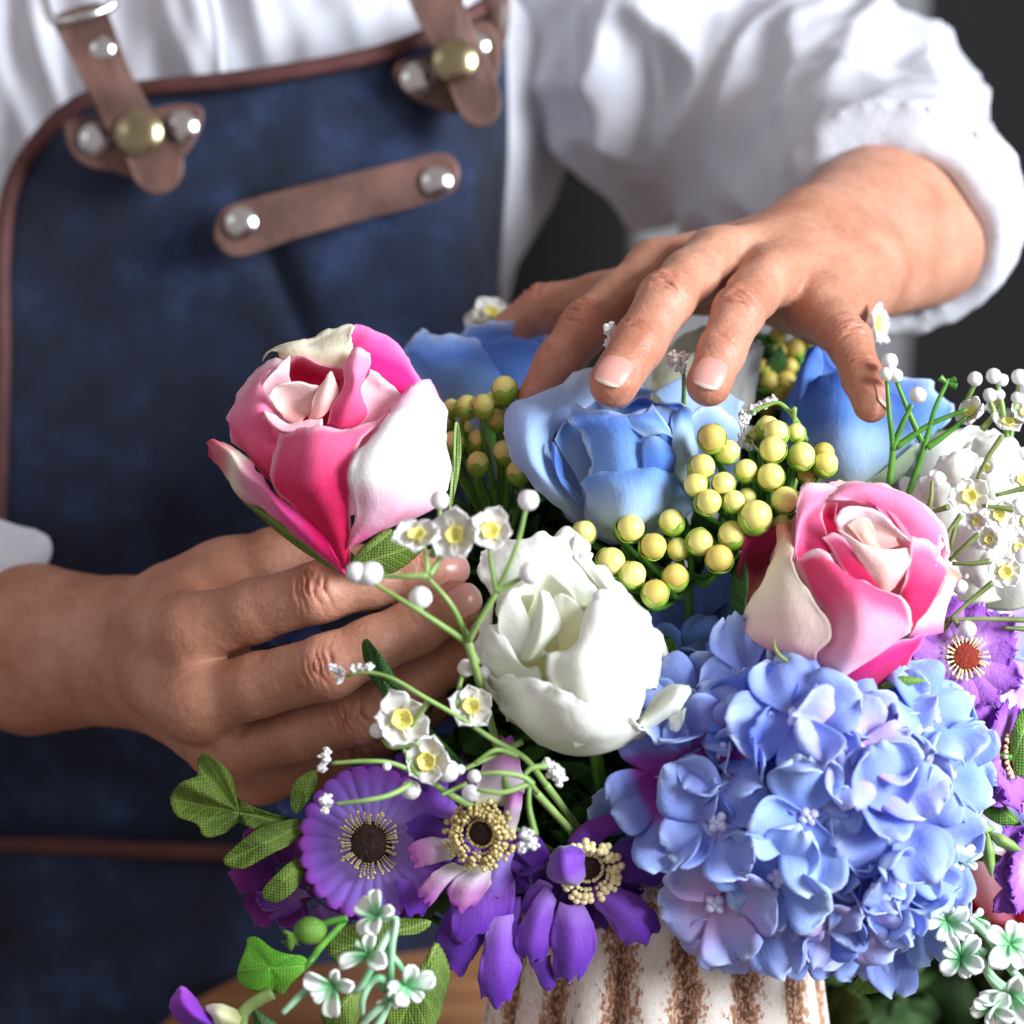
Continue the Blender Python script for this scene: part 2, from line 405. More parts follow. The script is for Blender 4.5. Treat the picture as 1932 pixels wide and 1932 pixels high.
MM = .001
def build_hand(palm, fingers, lo, hi, h, extra=(), kp=.0075, kf=.0055):
    f = Field(lo, hi, h); PM = f.new()
    for a, b in palm: f.cone(PM, C3(*a[:3]), C3(*b[:3]), a[3]*MM, b[3]*MM, kp)
    out = PM.copy()
    for ch in fingers:
        G = f.new()
        for a, b in zip(ch[:-1], ch[1:]): f.cone(G, C3(*a[:3]), C3(*b[:3]), a[3]*MM, b[3]*MM, .003)
        out = np.minimum(out, smin(PM, G, kf))
    V, F = f.extract(out); V = relax(V, F, 14)
    return V, F
def wrinkle(V, N, tint, J, D, NR, amp=.38, wid=.0075, offs=(-4.2, -2.2, -.3, 1.5, 3.3, 5.2), bump=.5, red=.8, sq=1.0):
    D = D / np.linalg.norm(D); NR = NR - D * (NR @ D); NR /= np.linalg.norm(NR); B = np.cross(NR, D)
    rel = V - J; a = rel @ D; b = rel @ B; n = rel @ NR
    near = (np.abs(a) < .02) & (np.abs(b) < .016) & (n > -.004)
    m = sstep(-.001, .004, n) * np.exp(-(b / wid) ** 2) * near
    dis = bump * MM * np.exp(-(a / .0062) ** 2) * m
    rs = np.random.RandomState(int(abs(J[0]) * 1e5) % 9999)
    for o in offs:
        o2 = o*MM*sq + rs.uniform(-.3, .3)*MM; ph = rs.uniform(0, 6); bb = b + rs.uniform(-2, 2)*MM
        cur = o2 * (1 - .0) + np.sign(o) * 14 * bb * bb * (abs(o) / 3.) ** .5 * .6 + .0003*np.sin(b*900 + ph)
        g_ = rs.uniform(.5, 1.0) * np.exp(-((a - cur) / (.00052 + .0002*rs.rand())) ** 2) * m * np.exp(-((b - rs.uniform(-2, 2)*MM) / (wid*rs.uniform(.55, .95))) ** 2)
        dis -= amp * MM * g_; tint += .8 * g_ * min(1, amp)  # darkening along each wrinkle put into skin colour so the creases show
    V += N * dis[:, None]
    tint += red * np.exp(-(a / .006) ** 2) * m

PALM_L = [((-330, 1205, 1.06, 40), (60, 1222, .99, 28)), ((60, 1190, .985, 24), (240, 1200, .957, 19.5)), ((60, 1260, .985, 24), (240, 1262, .96, 19)),
          ((240, 1200, .957, 19.5), (330, 1165, .925, 15)), ((240, 1262, .96, 19), (350, 1290, .935, 16)),
          ((270, 1200, .95, 17), (364, 1192, .902, 12.6)), ((270, 1240, .95, 17), (370, 1327, .898, 13.0)), ((275, 1270, .955, 16), (425, 1408, .914, 11.5)),
          ((300, 1290, .965, 15), (488, 1452, .935, 11)), ((340, 1130, .94, 14), (430, 1095, .935, 14.5)), ((372, 1325, .915, 12), (480, 1420, .945, 13)),
          ((400, 1180, .935, 12), (430, 1380, .94, 12))]
F_L = [[(366, 1192, .902, 12.0), (480, 1152, .890, 10.2), (603, 1117, .878, 9.7), (700, 1098, .880, 8.5), (782, 1086, .884, 8.2), (838, 1078, .89, 7.4)],
       [(372, 1325, .902, 12), (490, 1292, .886, 10.4), (620, 1258, .872, 10.4), (700, 1220, .873, 9.2), (783, 1183, .876, 8.9), (862, 1140, .882, 7.9)],
       [(425, 1408, .914, 11.2), (560, 1380, .899, 9.8), (672, 1352, .888, 9.4), (770, 1300, .889, 8.4), (850, 1245, .892, 8), (890, 1212, .896, 7)],
       [(488, 1452, .935, 11), (590, 1440, .925, 9.4), (690, 1400, .918, 8.6), (780, 1350, .918, 7.6), (840, 1310, .92, 7)],
       [(425, 1100, .938, 14), (520, 1058, .930, 11.2), (620, 1060, .925, 9.6), (700, 1085, .918, 9), (770, 1085, .915, 8.2)]]
PALM_R = [((1640, 310, 1.14, 34), (1680, 385, 1.04, 29)), ((1680, 385, 1.04, 28), (1537, 462, .968, 18.5)), ((1735, 450, 1.04, 27), (1592, 520, .965, 18.5)),
          ((1535, 455, .968, 19), (1460, 500, .95, 14)), ((1592, 520, .965, 19), (1560, 585, .935, 12)),
          ((1500, 460, .96, 13), (1236, 507, .938, 9.4)), ((1530, 475, .958, 14), (1350, 487, .922, 9.6)), ((1560, 500, .955, 14), (1450, 524, .918, 9.6)),
          ((1580, 530, .95, 14), (1543, 588, .922, 10)), ((1480, 490, .972, 14), (1330, 525, .968, 12)), ((1380, 530, .948, 11), (1520, 570, .945, 12)), ((1280, 520, .950, 9), (1400, 530, .938, 9))]
F_R = [[(1236, 507, .938, 9.2), (1172, 560, .92, 8.8), (1106, 616, .905, 8.4), (1055, 684, .903, 7.8), (1014, 752, .903, 7)],
       [(1350, 487, .922, 9.8), (1300, 525, .902, 9.2), (1256, 566, .884, 9.0), (1205, 648, .872, 8.3), (1158, 722, .862, 8.0)],
       [(1450, 524, .918, 9.8), (1420, 556, .901, 8.6), (1393, 590, .885, 8.3), (1362, 662, .872, 7.5), (1337, 724, .864, 7.4)],
       [(1543, 588, .922, 9.8), (1575, 615, .91, 8.2), (1602, 645, .899, 7.4), (1627, 712, .885, 6.6), (1644, 762, .876, 6.1)],
       [(1330, 525, .968, 12), (1230, 540, .964, 10.4), (1130, 562, .966, 8.6), (1025, 584, .972, 8.6), (965, 622, .978, 7.4)]]
def grid_of(pts, pad):
    Q = np.array([C3(*p[:3]) for p in pts]); return Q.min(axis=0) - pad, Q.max(axis=0) + pad
ptsL = [p for s_ in PALM_L[1:] for p in s_] + [p for s_ in F_L for p in s_] + [(-120, 1215, 1.02, 0)]
lo, hi = grid_of(ptsL, .03); VL, FL = build_hand(PALM_L, F_L, lo, hi, .0007)
ptsR = [p for s_ in PALM_R for p in s_] + [p for s_ in F_R for p in s_]
lo, hi = grid_of(ptsR, .03); VR, FR = build_hand(PALM_R, F_R, lo, hi, .00065)
def finish_hand(V, F, chains, dors, pips, dips, tendons, tipred, am=1.0):
    N = normals(V, F); tint = np.zeros(len(V)); 
    for ci, (ch, dn) in enumerate(zip(chains, dors)):
        dn = np.array(dn, float); dn /= np.linalg.norm(dn)
        i = pips[ci]
        if i is not None:
            J = C3(*ch[i][:3]); D = C3(*ch[i+1][:3]) - C3(*ch[i-1][:3]); wrinkle(V, N, tint, J, D, dn, amp=.85*am)
        i = dips[ci]
        if i is not None:
            J = C3(*ch[i][:3]); D = C3(*ch[min(i+1, len(ch)-1)][:3]) - C3(*ch[i-1][:3]); wrinkle(V, N, tint, J, D, dn, amp=.45*am, offs=(-1.6, 0, 1.4), bump=.15, red=.3)
        T = C3(*ch[-1][:3]); r = np.linalg.norm(V - T, axis=1); tint += tipred * np.exp(-(r / .0105) ** 2)
    for a, b, amp, wd in tendons:
        A = C3(*a); Bq = C3(*b); ab = Bq - A; t = np.clip((V - A) @ ab / (ab @ ab), 0, 1)
        r = np.linalg.norm(V - A - t[:, None] * ab, axis=1); V += N * (amp * MM * np.exp(-(r / wd) ** 2))[:, None]
    # fine pores and creases
    for i in range(0, len(V)):
        p = V[i]; V[i] += N[i] * (.00022 * noise.noise(Vector(p) * 160) + .00010 * noise.noise(Vector(p) * 520))
    return V, tint
DL = [(-.05, .35, .95), (0, .15, 1), (0, 0, 1), (0, -.1, 1), (0, .6, .8)]
VL, tL = finish_hand(VL, FL, F_L, DL, [2, 2, 2, 2, None], [4, 4, 4, 4, None],
    [((300, 1215, .925), (366, 1192, .893), .8, .006), ((300, 1260, .925), (372, 1325, .889), .8, .006), ((420, 1250, .90), (500, 1222, .905), -1.6, .005), ((440, 1375, .90), (560, 1340, .90), -1.0, .004),
     ((120, 1180, .962), (290, 1290, .94), -.9, .008), ((330, 1330, .915), (372, 1325, .889), .6, .007),
     ((308, 1095, .945), (298, 1150, .935), -.9, .0028), ((298, 1150, .935), (306, 1240, .93), -.9, .0028), ((310, 1120, .945), (420, 1135, .918), -.45, .002),
     ((150, 1215, .955), (240, 1300, .94), .7, .0032), ((60, 1180, .965), (150, 1215, .955), .7, .0032), ((390, 1250, .90), (440, 1300, .897), .45, .0028), ((440, 1130, .91), (520, 1100, .91), -.5, .003), ((395, 1330, .888), (420, 1385, .895), -.6, .003)], .5, 2.2)
DR = [(-.3, .75, .6), (-.1, .72, .7), (0, .7, .72), (.25, .65, .7), (0, .9, .4)]
VR, tR = finish_hand(VR, FR, F_R, DR, [2, 2, 2, 2, 3], [3, 3, 3, 3, None],
    [((1480, 440, .95), (1350, 460, .914), 1.5, .0042), ((1500, 465, .948), (1450, 500, .910), 1.5, .0042), ((1440, 440, .952), (1240, 480, .932), 1.2, .0045), ((1560, 520, .94), (1545, 570, .914), 1.0, .005),
     ((1470, 462, .945), (1400, 490, .917), -1.4, .0045), ((1520, 500, .935), (1500, 570, .915), -1.3, .006), ((1360, 462, .935), (1290, 500, .925), -1.5, .0045), ((1545, 455, .95), (1480, 500, .93), .5, .0025), ((1600, 500, .945), (1570, 560, .925), .5, .0025),
     ((1350, 462, .912), (1349, 460, .910), .8, .006), ((1450, 497, .908), (1449, 496, .907), .8, .006), ((1236, 478, .93), (1235, 477, .93), .6, .005)], .8, 1.9)
# torso, neck and upper arms (mostly under the clothes)
fb = Field((-.55, -.35, -1.75), (.62, .45, -1.06), .008); B0 = fb.new() + .05
for a, b, ra, rb in [((330, -250, 1.36), (960, -280, 1.38), .08, .08), ((560, 0, 1.33), (520, 1300, 1.33), .085, .085), ((400, 300, 1.32), (400, 1400, 1.32), .08, .08), ((650, 100, 1.33), (620, 1400, 1.33), .08, .08),
                     ((650, -500, 1.36), (650, -300, 1.34), .05, .05), ((960, -260, 1.36), (1200, 20, 1.24), .048, .043), ((1200, 20, 1.24), (1400, 170, 1.19), .043, .040), ((1400, 170, 1.19), (1600, 300, 1.15), .040, .034), ((250, -260, 1.36), (-350, 800, 1.22), .055, .043), ((-350, 800, 1.22), (-300, 1200, 1.08), .043, .038)]:
    fb.cone(B0, C3(*a), C3(*b), ra, rb, .03, .05)
VB, FB = fb.extract(B0); VB = relax(VB, FB, 6)

m, t, N_, L_, Bs = newmat('skin'); SKIN = m
tc = N_.new('ShaderNodeTexCoord'); at = N_.new('ShaderNodeAttribute'); at.attribute_name = 'tint'
n1 = noisen(N_, L_, tc.outputs['Object'], 45, 4); r1 = ramp(N_, [(.3, lin((168, 112, 88))), (.7, lin((197, 146, 124)))]); L_.new(n1, r1.inputs[0])
c1 = mixc(N_, L_, 'MIX', mth(N_, L_, 'MULTIPLY', at.outputs['Fac'], .38), r1.outputs[0], lin((178, 96, 78)))
n2 = noisen(N_, L_, tc.outputs['Object'], 420, 3); r2 = ramp(N_, [(.35, (.90, .87, .86)), (.6, (1, 1, 1))]); L_.new(n2, r2.inputs[0])
c1 = mixc(N_, L_, 'MULTIPLY', 1.0, c1, r2.outputs[0]); L_.new(c1, Bs.inputs['Base Color'])
Bs.inputs['Roughness'].default_value = .49; Bs.inputs['Specular IOR Level'].default_value = .38
Bs.inputs['Subsurface Weight'].default_value = .22; Bs.inputs['Subsurface Radius'].default_value = (1, .35, .2); Bs.inputs['Subsurface Scale'].default_value = .0035
vo = N_.new('ShaderNodeTexVoronoi'); vo.inputs['Scale'].default_value = 900; L_.new(tc.outputs['Object'], vo.inputs['Vector'])
bp = N_.new('ShaderNodeBump'); bp.inputs['Strength'].default_value = .22; bp.inputs['Distance'].default_value = .0005
L_.new(mth(N_, L_, 'ADD', vo.outputs['Distance'], noisen(N_, L_, tc.outputs['Object'], 500, 3)), bp.inputs['Height']); L_.new(bp.outputs[0], Bs.inputs['Normal'])

person = thing('person', P(640, 1500, 1.28), 'person in a white shirt and navy denim apron, both hands arranging the flowers', 'person')
Vc = np.concatenate([VL, VR, VB]); Fc = np.concatenate([FL, FR + len(VL), FB + len(VL) + len(VR)])
body = mesh('body', CAM + Vc @ RM.T, Fc, SKIN, person, att={'tint': np.concatenate([tL, tR, np.zeros(len(VB))])})
m, t, N_, L_, Bs = newmat('fingernail'); NAILM = m
tc = N_.new('ShaderNodeTexCoord'); sp = N_.new('ShaderNodeSeparateXYZ'); L_.new(tc.outputs['UV'], sp.inputs[0])
r1 = ramp(N_, [(0, lin((226, 190, 182))), (.12, lin((206, 142, 132))), (.88, lin((212, 156, 146))), (.95, lin((226, 204, 192)))]); L_.new(sp.outputs[1], r1.inputs[0]); L_.new(r1.outputs[0], Bs.inputs['Base Color'])
Bs.inputs['Roughness'].default_value = .28; Bs.inputs['Subsurface Weight'].default_value = .2; Bs.inputs['Subsurface Scale'].default_value = .002
def nail(a, b, dn, w, l, back=.1, r=None, span=None):
    """a: joint before the tip, b: tip sphere (px, py, d, r); dn: direction the nail faces (camera space)"""
    A = C3(*a[:3]); T = C3(*b[:3]); D = T - A; D /= np.linalg.norm(D); dn = np.array(dn, float); dn -= D * (dn @ D); dn /= np.linalg.norm(dn); Bv = np.cross(dn, D)
    R = (r or b[3]) * MM; V, uv = [], []; nn, mm = 14, 15; wa = (w*MM/2) / R
    for i in range(nn):
        v = i / (nn - 1); s = (back - 1 + v) * l * MM + l*MM*.42
        wd = 1 - .10 * (1 - v) ** 2 - .18 * sstep(.85, 1, v)*0
        ro = 1 - (abs(2*v - 1)) ** 8 * .25
        for j in range(mm):
            u = j / (mm - 1) * 2 - 1; a_ = u * wa * wd * ro; ss = s - (.9*MM * u*u if v > .6 else -.9*MM*u*u) * abs(2*v - 1)
            c = T + D * ss; drop = max(0, ss) ** 2 / (2.6 * R)
            lift = .15*MM - .0006 * sstep(.3, 0, v) 
            p = c + (R*1.0 + lift - drop) * (math.cos(a_) * dn + math.sin(a_) * Bv); V.append(CAM + RM @ p); uv.append((j / (mm - 1), v))
    return mesh('fingernail', V, gridfaces(nn, mm), NAILM, body, uv, solid=.0006, off=0)
nail(F_R[1][3], F_R[1][4], (-.0, .60, .75), 11.5, 13)
nail(F_R[2][3], F_R[2][4], (.05, .60, .75), 11, 12.5)
nail(F_R[3][3], F_R[3][4], (.75, .35, .6), 8.5, 10.5)
nail(F_L[0][4], F_L[0][5], (-.1, .05, 1), 11, 12.5)
nail(F_L[1][4], F_L[1][5], (.0, -.0, 1), 11.5, 13)
nail(F_L[2][4], F_L[2][5], (-.1, -.1, 1), 10.5, 12)

# ------------------------------------------------------------------ shirt
def fabric(name, c1, c2, bs=700, bump=.25, rough=.85, tr=.12, mott=40):
    return simple(name, c1, c2, scale=mott, rough=rough, bump=bump, bscale=bs, tr=tr, spec=.2)
SHIRT = fabric('white_cotton', (208, 210, 222), (222, 223, 232))
fs = Field((.0, -.04, -1.36), (.27, .33, -.96), .0030); S = fs.new()
A0, A1, A2, A3 = C3(1070, -110, 1.25), C3(1290, 122, 1.2), C3(1592, 292, 1.15), C3(1692, 432, 1.035)
fs.cone(S, A0, A1, .062, .058, .02, .04); fs.cone(S, A1, A2, .058, .0520, .02, .04); fs.cone(S, A2, A3 + np.array([0, 0, .03]), .0520, .0405, .02, .04)
ax = A3 - A2; ax /= np.linalg.norm(ax); nrm = ax * .75 + np.array([-.35, -.42, .45]); nrm /= np.linalg.norm(nrm)
S = np.maximum(S, fs.plane(A3, nrm))
# rolled cuff: a thick ring round the opening
e1 = np.cross(nrm, [0, 1, 0]); e1 /= np.linalg.norm(e1); e2 = np.cross(nrm, e1)
for rr, off, rad in ((.0375, -.001, .0058), (.0388, -.013, .0060), (.0395, -.025, .0055)):
    ring = [A3 + nrm*off + rr*(math.cos(a)*e1 + math.sin(a)*e2) for a in np.linspace(0, 2*math.pi, 33)]
    for a, b in zip(ring[:-1], ring[1:]): fs.cone(S, a, b, rad, rad, .004)
H = fs.new(); fs.cone(H, A2 + (A3-A2)*.45, A3 + nrm*.03, .030, .0355, .002); S = np.maximum(S, -H)
VS, FS = fs.extract(S); VS = relax(VS, FS, 22); NS = normals(VS, FS)
axa = (A2 - A0) / np.linalg.norm(A2 - A0)
for i in range(len(VS)):
    p = VS[i]; fr_ = sstep(0, .12, (A3 - p) @ nrm)
    q = Vector((p @ axa * 9, p @ e1 * 26, p @ e2 * 26)); a = 1 - abs(noise.noise(q)) * 2.4
    q2 = Vector(p) * 34; b = noise.noise(q2); q3 = Vector((p[0]*60, p[1]*22, p[2]*40)); c = 1 - abs(noise.noise(q3)) * 3
    VS[i] += NS[i] * ((.0105 * a + .006 * b) * (.15 + .85*fr_) + .0020 * c * (.4 + .6 * fr_))
# other sleeve, at the left edge of the picture
f2 = Field((-.36, -.13, -1.2), (-.14, .08, -.94), .003); S2 = f2.new()
B1, B2 = C3(-420, 1120, 1.12), C3(-50, 1190, 1.01)
f2.cone(S2, B1, B2, .055, .042, .02, .04); n2_ = np.array([.85, -.62, -.35]); n2_ /= np.linalg.norm(n2_); S2 = np.maximum(S2, f2.plane(B2, n2_))
H2 = f2.new(); f2.cone(H2, B1, B2 + n2_*.03, .03, .0345, .002); S2 = np.maximum(S2, -H2)
g1 = np.cross(n2_, [0, 1, 0]); g1 /= np.linalg.norm(g1); g2 = np.cross(n2_, g1)
ring = [B2 + .0375*(math.cos(a)*g1 + math.sin(a)*g2) for a in np.linspace(0, 2*math.pi, 33)]
for a, b in zip(ring[:-1], ring[1:]): f2.cone(S2, a, b, .0055, .0055, .003)
V2, F2 = f2.extract(S2); V2 = relax(V2, F2, 8); N2 = normals(V2, F2)
for i in range(len(V2)): V2[i] += N2[i] * .003 * noise.noise(Vector(V2[i]) * 40)
# torso panels
def wpatch(rows, n, m, amp=0, freq=12, seed=0, fold=None):
    """rows of (px, py, depth) points -> grid of world points"""
    R = [spline(r, m) for r in rows]; G = []
    for i in range(n):
        t = i/(n-1)*(len(R)-1); s = min(int(t), len(R)-2)
        for j in range(m):
            col = [r[j] for r in R]; ext = [2*col[0]-col[1]] + col + [2*col[-1]-col[-2]]; G.append(cr(ext[s:s+4], t-s))
    V = np.array([P(*g) for g in G])
    for i, g in enumerate(G):
        a = 0
        if amp: a += amp * noise.noise(Vector(V[i]) * freq + Vector((seed, 0, 0)))
        if fold: a += fold(g[0], g[1])
        V[i] += TOW * a
    return V, gridfaces(n, m)
def torso_fold(x, y):
    q = noise.noise(Vector((x*.011 - y*.003, y*.0022, 3.3))); return .006 * (1 - abs(q) * 3) + .004 * noise.noise(Vector((x*.02, y*.006, 9)))
Vt, Ft = wpatch([[(-260, -300, 1.24), (200, -260, 1.19), (560, -260, 1.16), (900, -260, 1.18), (1180, -250, 1.24), (1350, -200, 1.33)],
                 [(-240, 150, 1.22), (150, 150, 1.17), (540, 120, 1.145), (860, 120, 1.16), (1030, 160, 1.19), (1120, 200, 1.27)],
                 [(-180, 500, 1.22), (150, 500, 1.17), (560, 500, 1.15), (860, 500, 1.16), (965, 480, 1.18), (1045, 380, 1.24)],
                 [(-150, 800, 1.22), (150, 800, 1.17), (560, 800, 1.15), (800, 800, 1.17), (900, 700, 1.19), (955, 590, 1.22)],
                 [(-150, 1500, 1.24), (150, 1500, 1.18), (560, 1500, 1.16), (700, 1500, 1.17), (800, 1500, 1.2), (860, 1400, 1.24)]], 90, 110, fold=torso_fold)
off = 0; VV = []; FF = []
for V_, F_ in ((CAM + VS @ RM.T, FS), (CAM + V2 @ RM.T, F2), (Vt, np.array(Ft))):
    VV.append(V_); FF.append(np.asarray(F_) + off); off += len(V_)
shirt = mesh('shirt', np.concatenate(VV), np.concatenate(FF), SHIRT, person)
def seam(pts, nm='button_placket', r=.0016): return tube(nm, pts, r, SHIRT, shirt, 6, flat=.6)
seam([(385, -60, 1.132), (408, 40, 1.128), (420, 150, 1.124), (440, 260, 1.128)], r=.0035)

# ------------------------------------------------------------------ apron
m, t, N_, L_, Bs = newmat('navy_denim'); DENIM = m
tc = N_.new('ShaderNodeTexCoord'); n1 = noisen(N_, L_, tc.outputs['Object'], 26, 5, .6); r1 = ramp(N_, [(.30, lin((12, 17, 32))), (.52, lin((25, 36, 63))), (.78, lin((52, 72, 112)))]); L_.new(n1, r1.inputs[0])
L_.new(r1.outputs[0], Bs.inputs['Base Color']); Bs.inputs['Roughness'].default_value = .8; Bs.inputs['Specular IOR Level'].default_value = .25
Bs.inputs['Sheen Weight'].default_value = .2
bp = N_.new('ShaderNodeBump'); bp.inputs['Strength'].default_value = .5; bp.inputs['Distance'].default_value = .001
L_.new(noisen(N_, L_, tc.outputs['Object'], 500, 3), bp.inputs['Height']); L_.new(bp.outputs[0], Bs.inputs['Normal'])
TRIM = simple('maroon_binding', (74, 38, 38), (92, 50, 48), rough=.7, bump=.3)
LEATH = simple('brown_leather', (80, 54, 47), (114, 80, 71), scale=55, rough=.5, bump=.35, bscale=300)
STEEL = simple('polished_steel', (205, 205, 205), rough=.18, metal=1)
BRASS = simple('aged_brass', (150, 138, 108), (176, 164, 132), rough=.25, metal=1)
def afold(x, y):
    a = .005 * noise.noise(Vector((x*.006, y*.004, 1.0)))
    a -= .007 * math.exp(-((x - 520 - (y - 500)*.45) / 34) ** 2) * (1 if 430 < y < 1100 else math.exp(-(min(abs(y-430), abs(y-1100)) / 60) ** 2))
    a += .004 * math.exp(-((x - 760 - (y - 180)*.9) / 30) ** 2) * math.exp(-((y - 220) / 110) ** 2)
    return a
left_edge = [(150, 195, 1.128), (85, 250, 1.132), (25, 345, 1.136), (4, 480, 1.138), (4, 700, 1.14), (-5, 1000, 1.14)]
Va, Fa = wpatch([[(150, 195, 1.13), (290, 166, 1.118), (420, 155, 1.108), (560, 135, 1.103), (700, 108, 1.103), (790, 78, 1.105), (870, 36, 1.115), (948, 0, 1.14)],
                 [(22, 350, 1.138), (170, 350, 1.122), (330, 350, 1.110), (500, 345, 1.103), (650, 330, 1.101), (780, 310, 1.104), (880, 290, 1.118), (955, 270, 1.15)],
                 [(2, 600, 1.14), (170, 600, 1.124), (330, 600, 1.112), (500, 600, 1.106), (650, 600, 1.104), (780, 600, 1.108), (870, 600, 1.122), (940, 590, 1.155)],
                 [(-8, 1000, 1.14), (170, 1000, 1.126), (330, 1000, 1.114), (500, 1000, 1.108), (650, 1000, 1.108), (780, 1000, 1.112), (900, 1000, 1.12), (980, 1000, 1.14)],
                 [(-150, 1400, 1.18), (100, 1400, 1.155), (330, 1400, 1.145), (500, 1400, 1.14), (650, 1400, 1.14), (780, 1400, 1.14), (900, 1400, 1.15), (1000, 1400, 1.16)],
                 [(-150, 1590, 1.18), (100, 1590, 1.16), (330, 1600, 1.15), (500, 1610, 1.145), (650, 1610, 1.145), (780, 1610, 1.145), (900, 1610, 1.15), (1000, 1610, 1.16)],
                 [(-150, 2300, 1.2), (100, 2300, 1.17), (330, 2300, 1.16), (500, 2300, 1.155), (650, 2300, 1.155), (780, 2300, 1.155), (900, 2300, 1.16), (1000, 2300, 1.17)]], 130, 90, fold=afold)
apron = mesh('apron', Va, Fa, DENIM, person, solid=.0025)
def band(pts, wpx, mat, par, name='binding', lift=.004):
    V = []; S = spline(pts, 60)
    for i in range(60):
        T = S[min(i+1, 59)] - S[max(i-1, 0)]; T = T[:2] / np.linalg.norm(T[:2]); Nn = np.array([-T[1], T[0]])
        for j in range(5):
            o = (j/4 - .5) * wpx; V.append(P(S[i][0] + Nn[0]*o, S[i][1] + Nn[1]*o, S[i][2] - lift - .0016*(1 - (2*j/4 - 1)**2)))
    return mesh(name, V, gridfaces(60, 5), mat, par, solid=.0022)
band([(-5, 1000, 1.14), (4, 700, 1.138), (4, 480, 1.138), (25, 345, 1.136), (85, 250, 1.132), (150, 195, 1.128), (215, 176, 1.122), (290, 165, 1.116), (420, 153, 1.106), (560, 133, 1.101), (700, 106, 1.101), (790, 76, 1.103), (870, 36, 1.112), (925, 8, 1.12)], 27, TRIM, apron)
# hip pocket below the arm, with its own binding
Vp, Fp = wpatch([[(-200, 1592, 1.168), (100, 1596, 1.148), (330, 1606, 1.138), (600, 1612, 1.134), (1000, 1610, 1.15)], [(-200, 1900, 1.178), (100, 1900, 1.15), (330, 1900, 1.14), (600, 1900, 1.136), (1000, 1900, 1.155)], [(-200, 2250, 1.19), (100, 2250, 1.16), (330, 2250, 1.15), (600, 2250, 1.146), (1000, 2250, 1.16)]], 40, 60, amp=.003)
pocket = mesh('pocket', Vp, Fp, DENIM, apron, solid=.003)
band([(-200, 1592, 1.168), (100, 1596, 1.148), (330, 1606, 1.138), (600, 1612, 1.134), (1000, 1610, 1.15)], 28, TRIM, pocket)
def leather(outline, d, par, name, thick=.0028, n=96, tilt=0):
    O = spline([(p[0], p[1], 0) for p in outline], n, True); c = O.mean(axis=0); V = []; F = []
    def zz(p, l): return P(p[0], p[1], d - l - tilt * (p[0] - c[0]) * .00001)
    prof = [(1.0, 0), (1.0, thick*.7), (.96, thick), (.90, thick*.92), (.6, thick*1.1), (.3, thick*1.15)]
    for k, (f, l) in enumerate(prof):
        for q in O:
            cc = c + (q - c) * f if f < .9 else q + (c - q) / np.linalg.norm(c - q) * ((1-f) * 90)
            V.append(zz(cc, l))
    V.append(zz(c, thick*1.2))
    F = gridfaces(len(prof), n, True) + [(len(V)-1, (len(prof)-1)*n + i, (len(prof)-1)*n + (i+1) % n) for i in range(n)]
    return mesh(name, V, F, LEATH, par)
def rivet(x, y, rpx, d, par, mat=STEEL, h=.30):
    r = rpx * PX * d; prof = [(1.12, -.05), (1.12, .05), (1.0, .10), (.92, .3), (.75, .62), (.5, .86), (.25, .97), (0.001, 1.0)]; V = []; c = P(x, y, d); k = 28
    for a, b in prof:
        for j in range(k):
            q = 2*math.pi*j/k; V.append(c + RGT*math.cos(q)*a*r + UPV*math.sin(q)*a*r + TOW*b*r*(h*1.05))
    return mesh('rivet', V, gridfaces(len(prof), k, True), mat, par)
tab = leather([(120, 238), (134, 286), (166, 314), (212, 324), (262, 338), (312, 326), (350, 292), (376, 250), (382, 205), (340, 196), (290, 204), (230, 214), (170, 220), (134, 224)], 1.105, apron, 'leather_tab')
strap1 = leather([(100, 38), (125, 20), (190, 5), (210, 40), (240, 120), (275, 190), (312, 262), (345, 300), (338, 345), (300, 368), (262, 352), (240, 305), (200, 245), (160, 160), (120, 85)], 1.096, apron, 'leather_strap', .004)
rivet(192, 92, 24, 1.092, strap1); rivet(262, 250, 40, 1.090, strap1, BRASS, .26); rivet(178, 262, 27, 1.100, tab); rivet(343, 238, 27, 1.100, tab)
tube('wire_loop', [(78, -80, 1.100), (82, -10, 1.094), (100, 38, 1.092), (150, 34, 1.088), (205, 14, 1.092), (214, -10, 1.094), (200, -90, 1.100)], .0021, STEEL, strap1, 8)
tab2 = leather([(742, 140), (765, 175), (810, 200), (860, 215), (905, 200), (938, 150), (945, 95), (930, 50), (905, 40), (860, 70), (800, 105), (755, 115)], 1.094, apron, 'leather_tab')
strap2 = leather([(765, -20), (800, -40), (860, -40), (880, 20), (905, 80), (935, 150), (946, 200), (930, 232), (898, 240), (872, 222), (850, 175), (815, 95)], 1.082, apron, 'leather_strap', .004)
rivet(787, 148, 28, 1.089, tab2); rivet(858, 114, 38, 1.076, strap2, BRASS, .26); rivet(897, 86, 24, 1.080, tab2)
plate = leather([(412, 408), (432, 388), (500, 368), (640, 332), (760, 304), (825, 288), (858, 300), (868, 330), (852, 362), (800, 385), (700, 412), (560, 450), (470, 480), (430, 482), (404, 452)], 1.086, apron, 'leather_patch')
rivet(455, 420, 27, 1.081, plate); rivet(824, 342, 26, 1.081, plate)
leather([(905, -30), (925, -40), (958, -20), (962, 30), (955, 80), (938, 96), (922, 60)], 1.116, apron, 'leather_strap', .004)

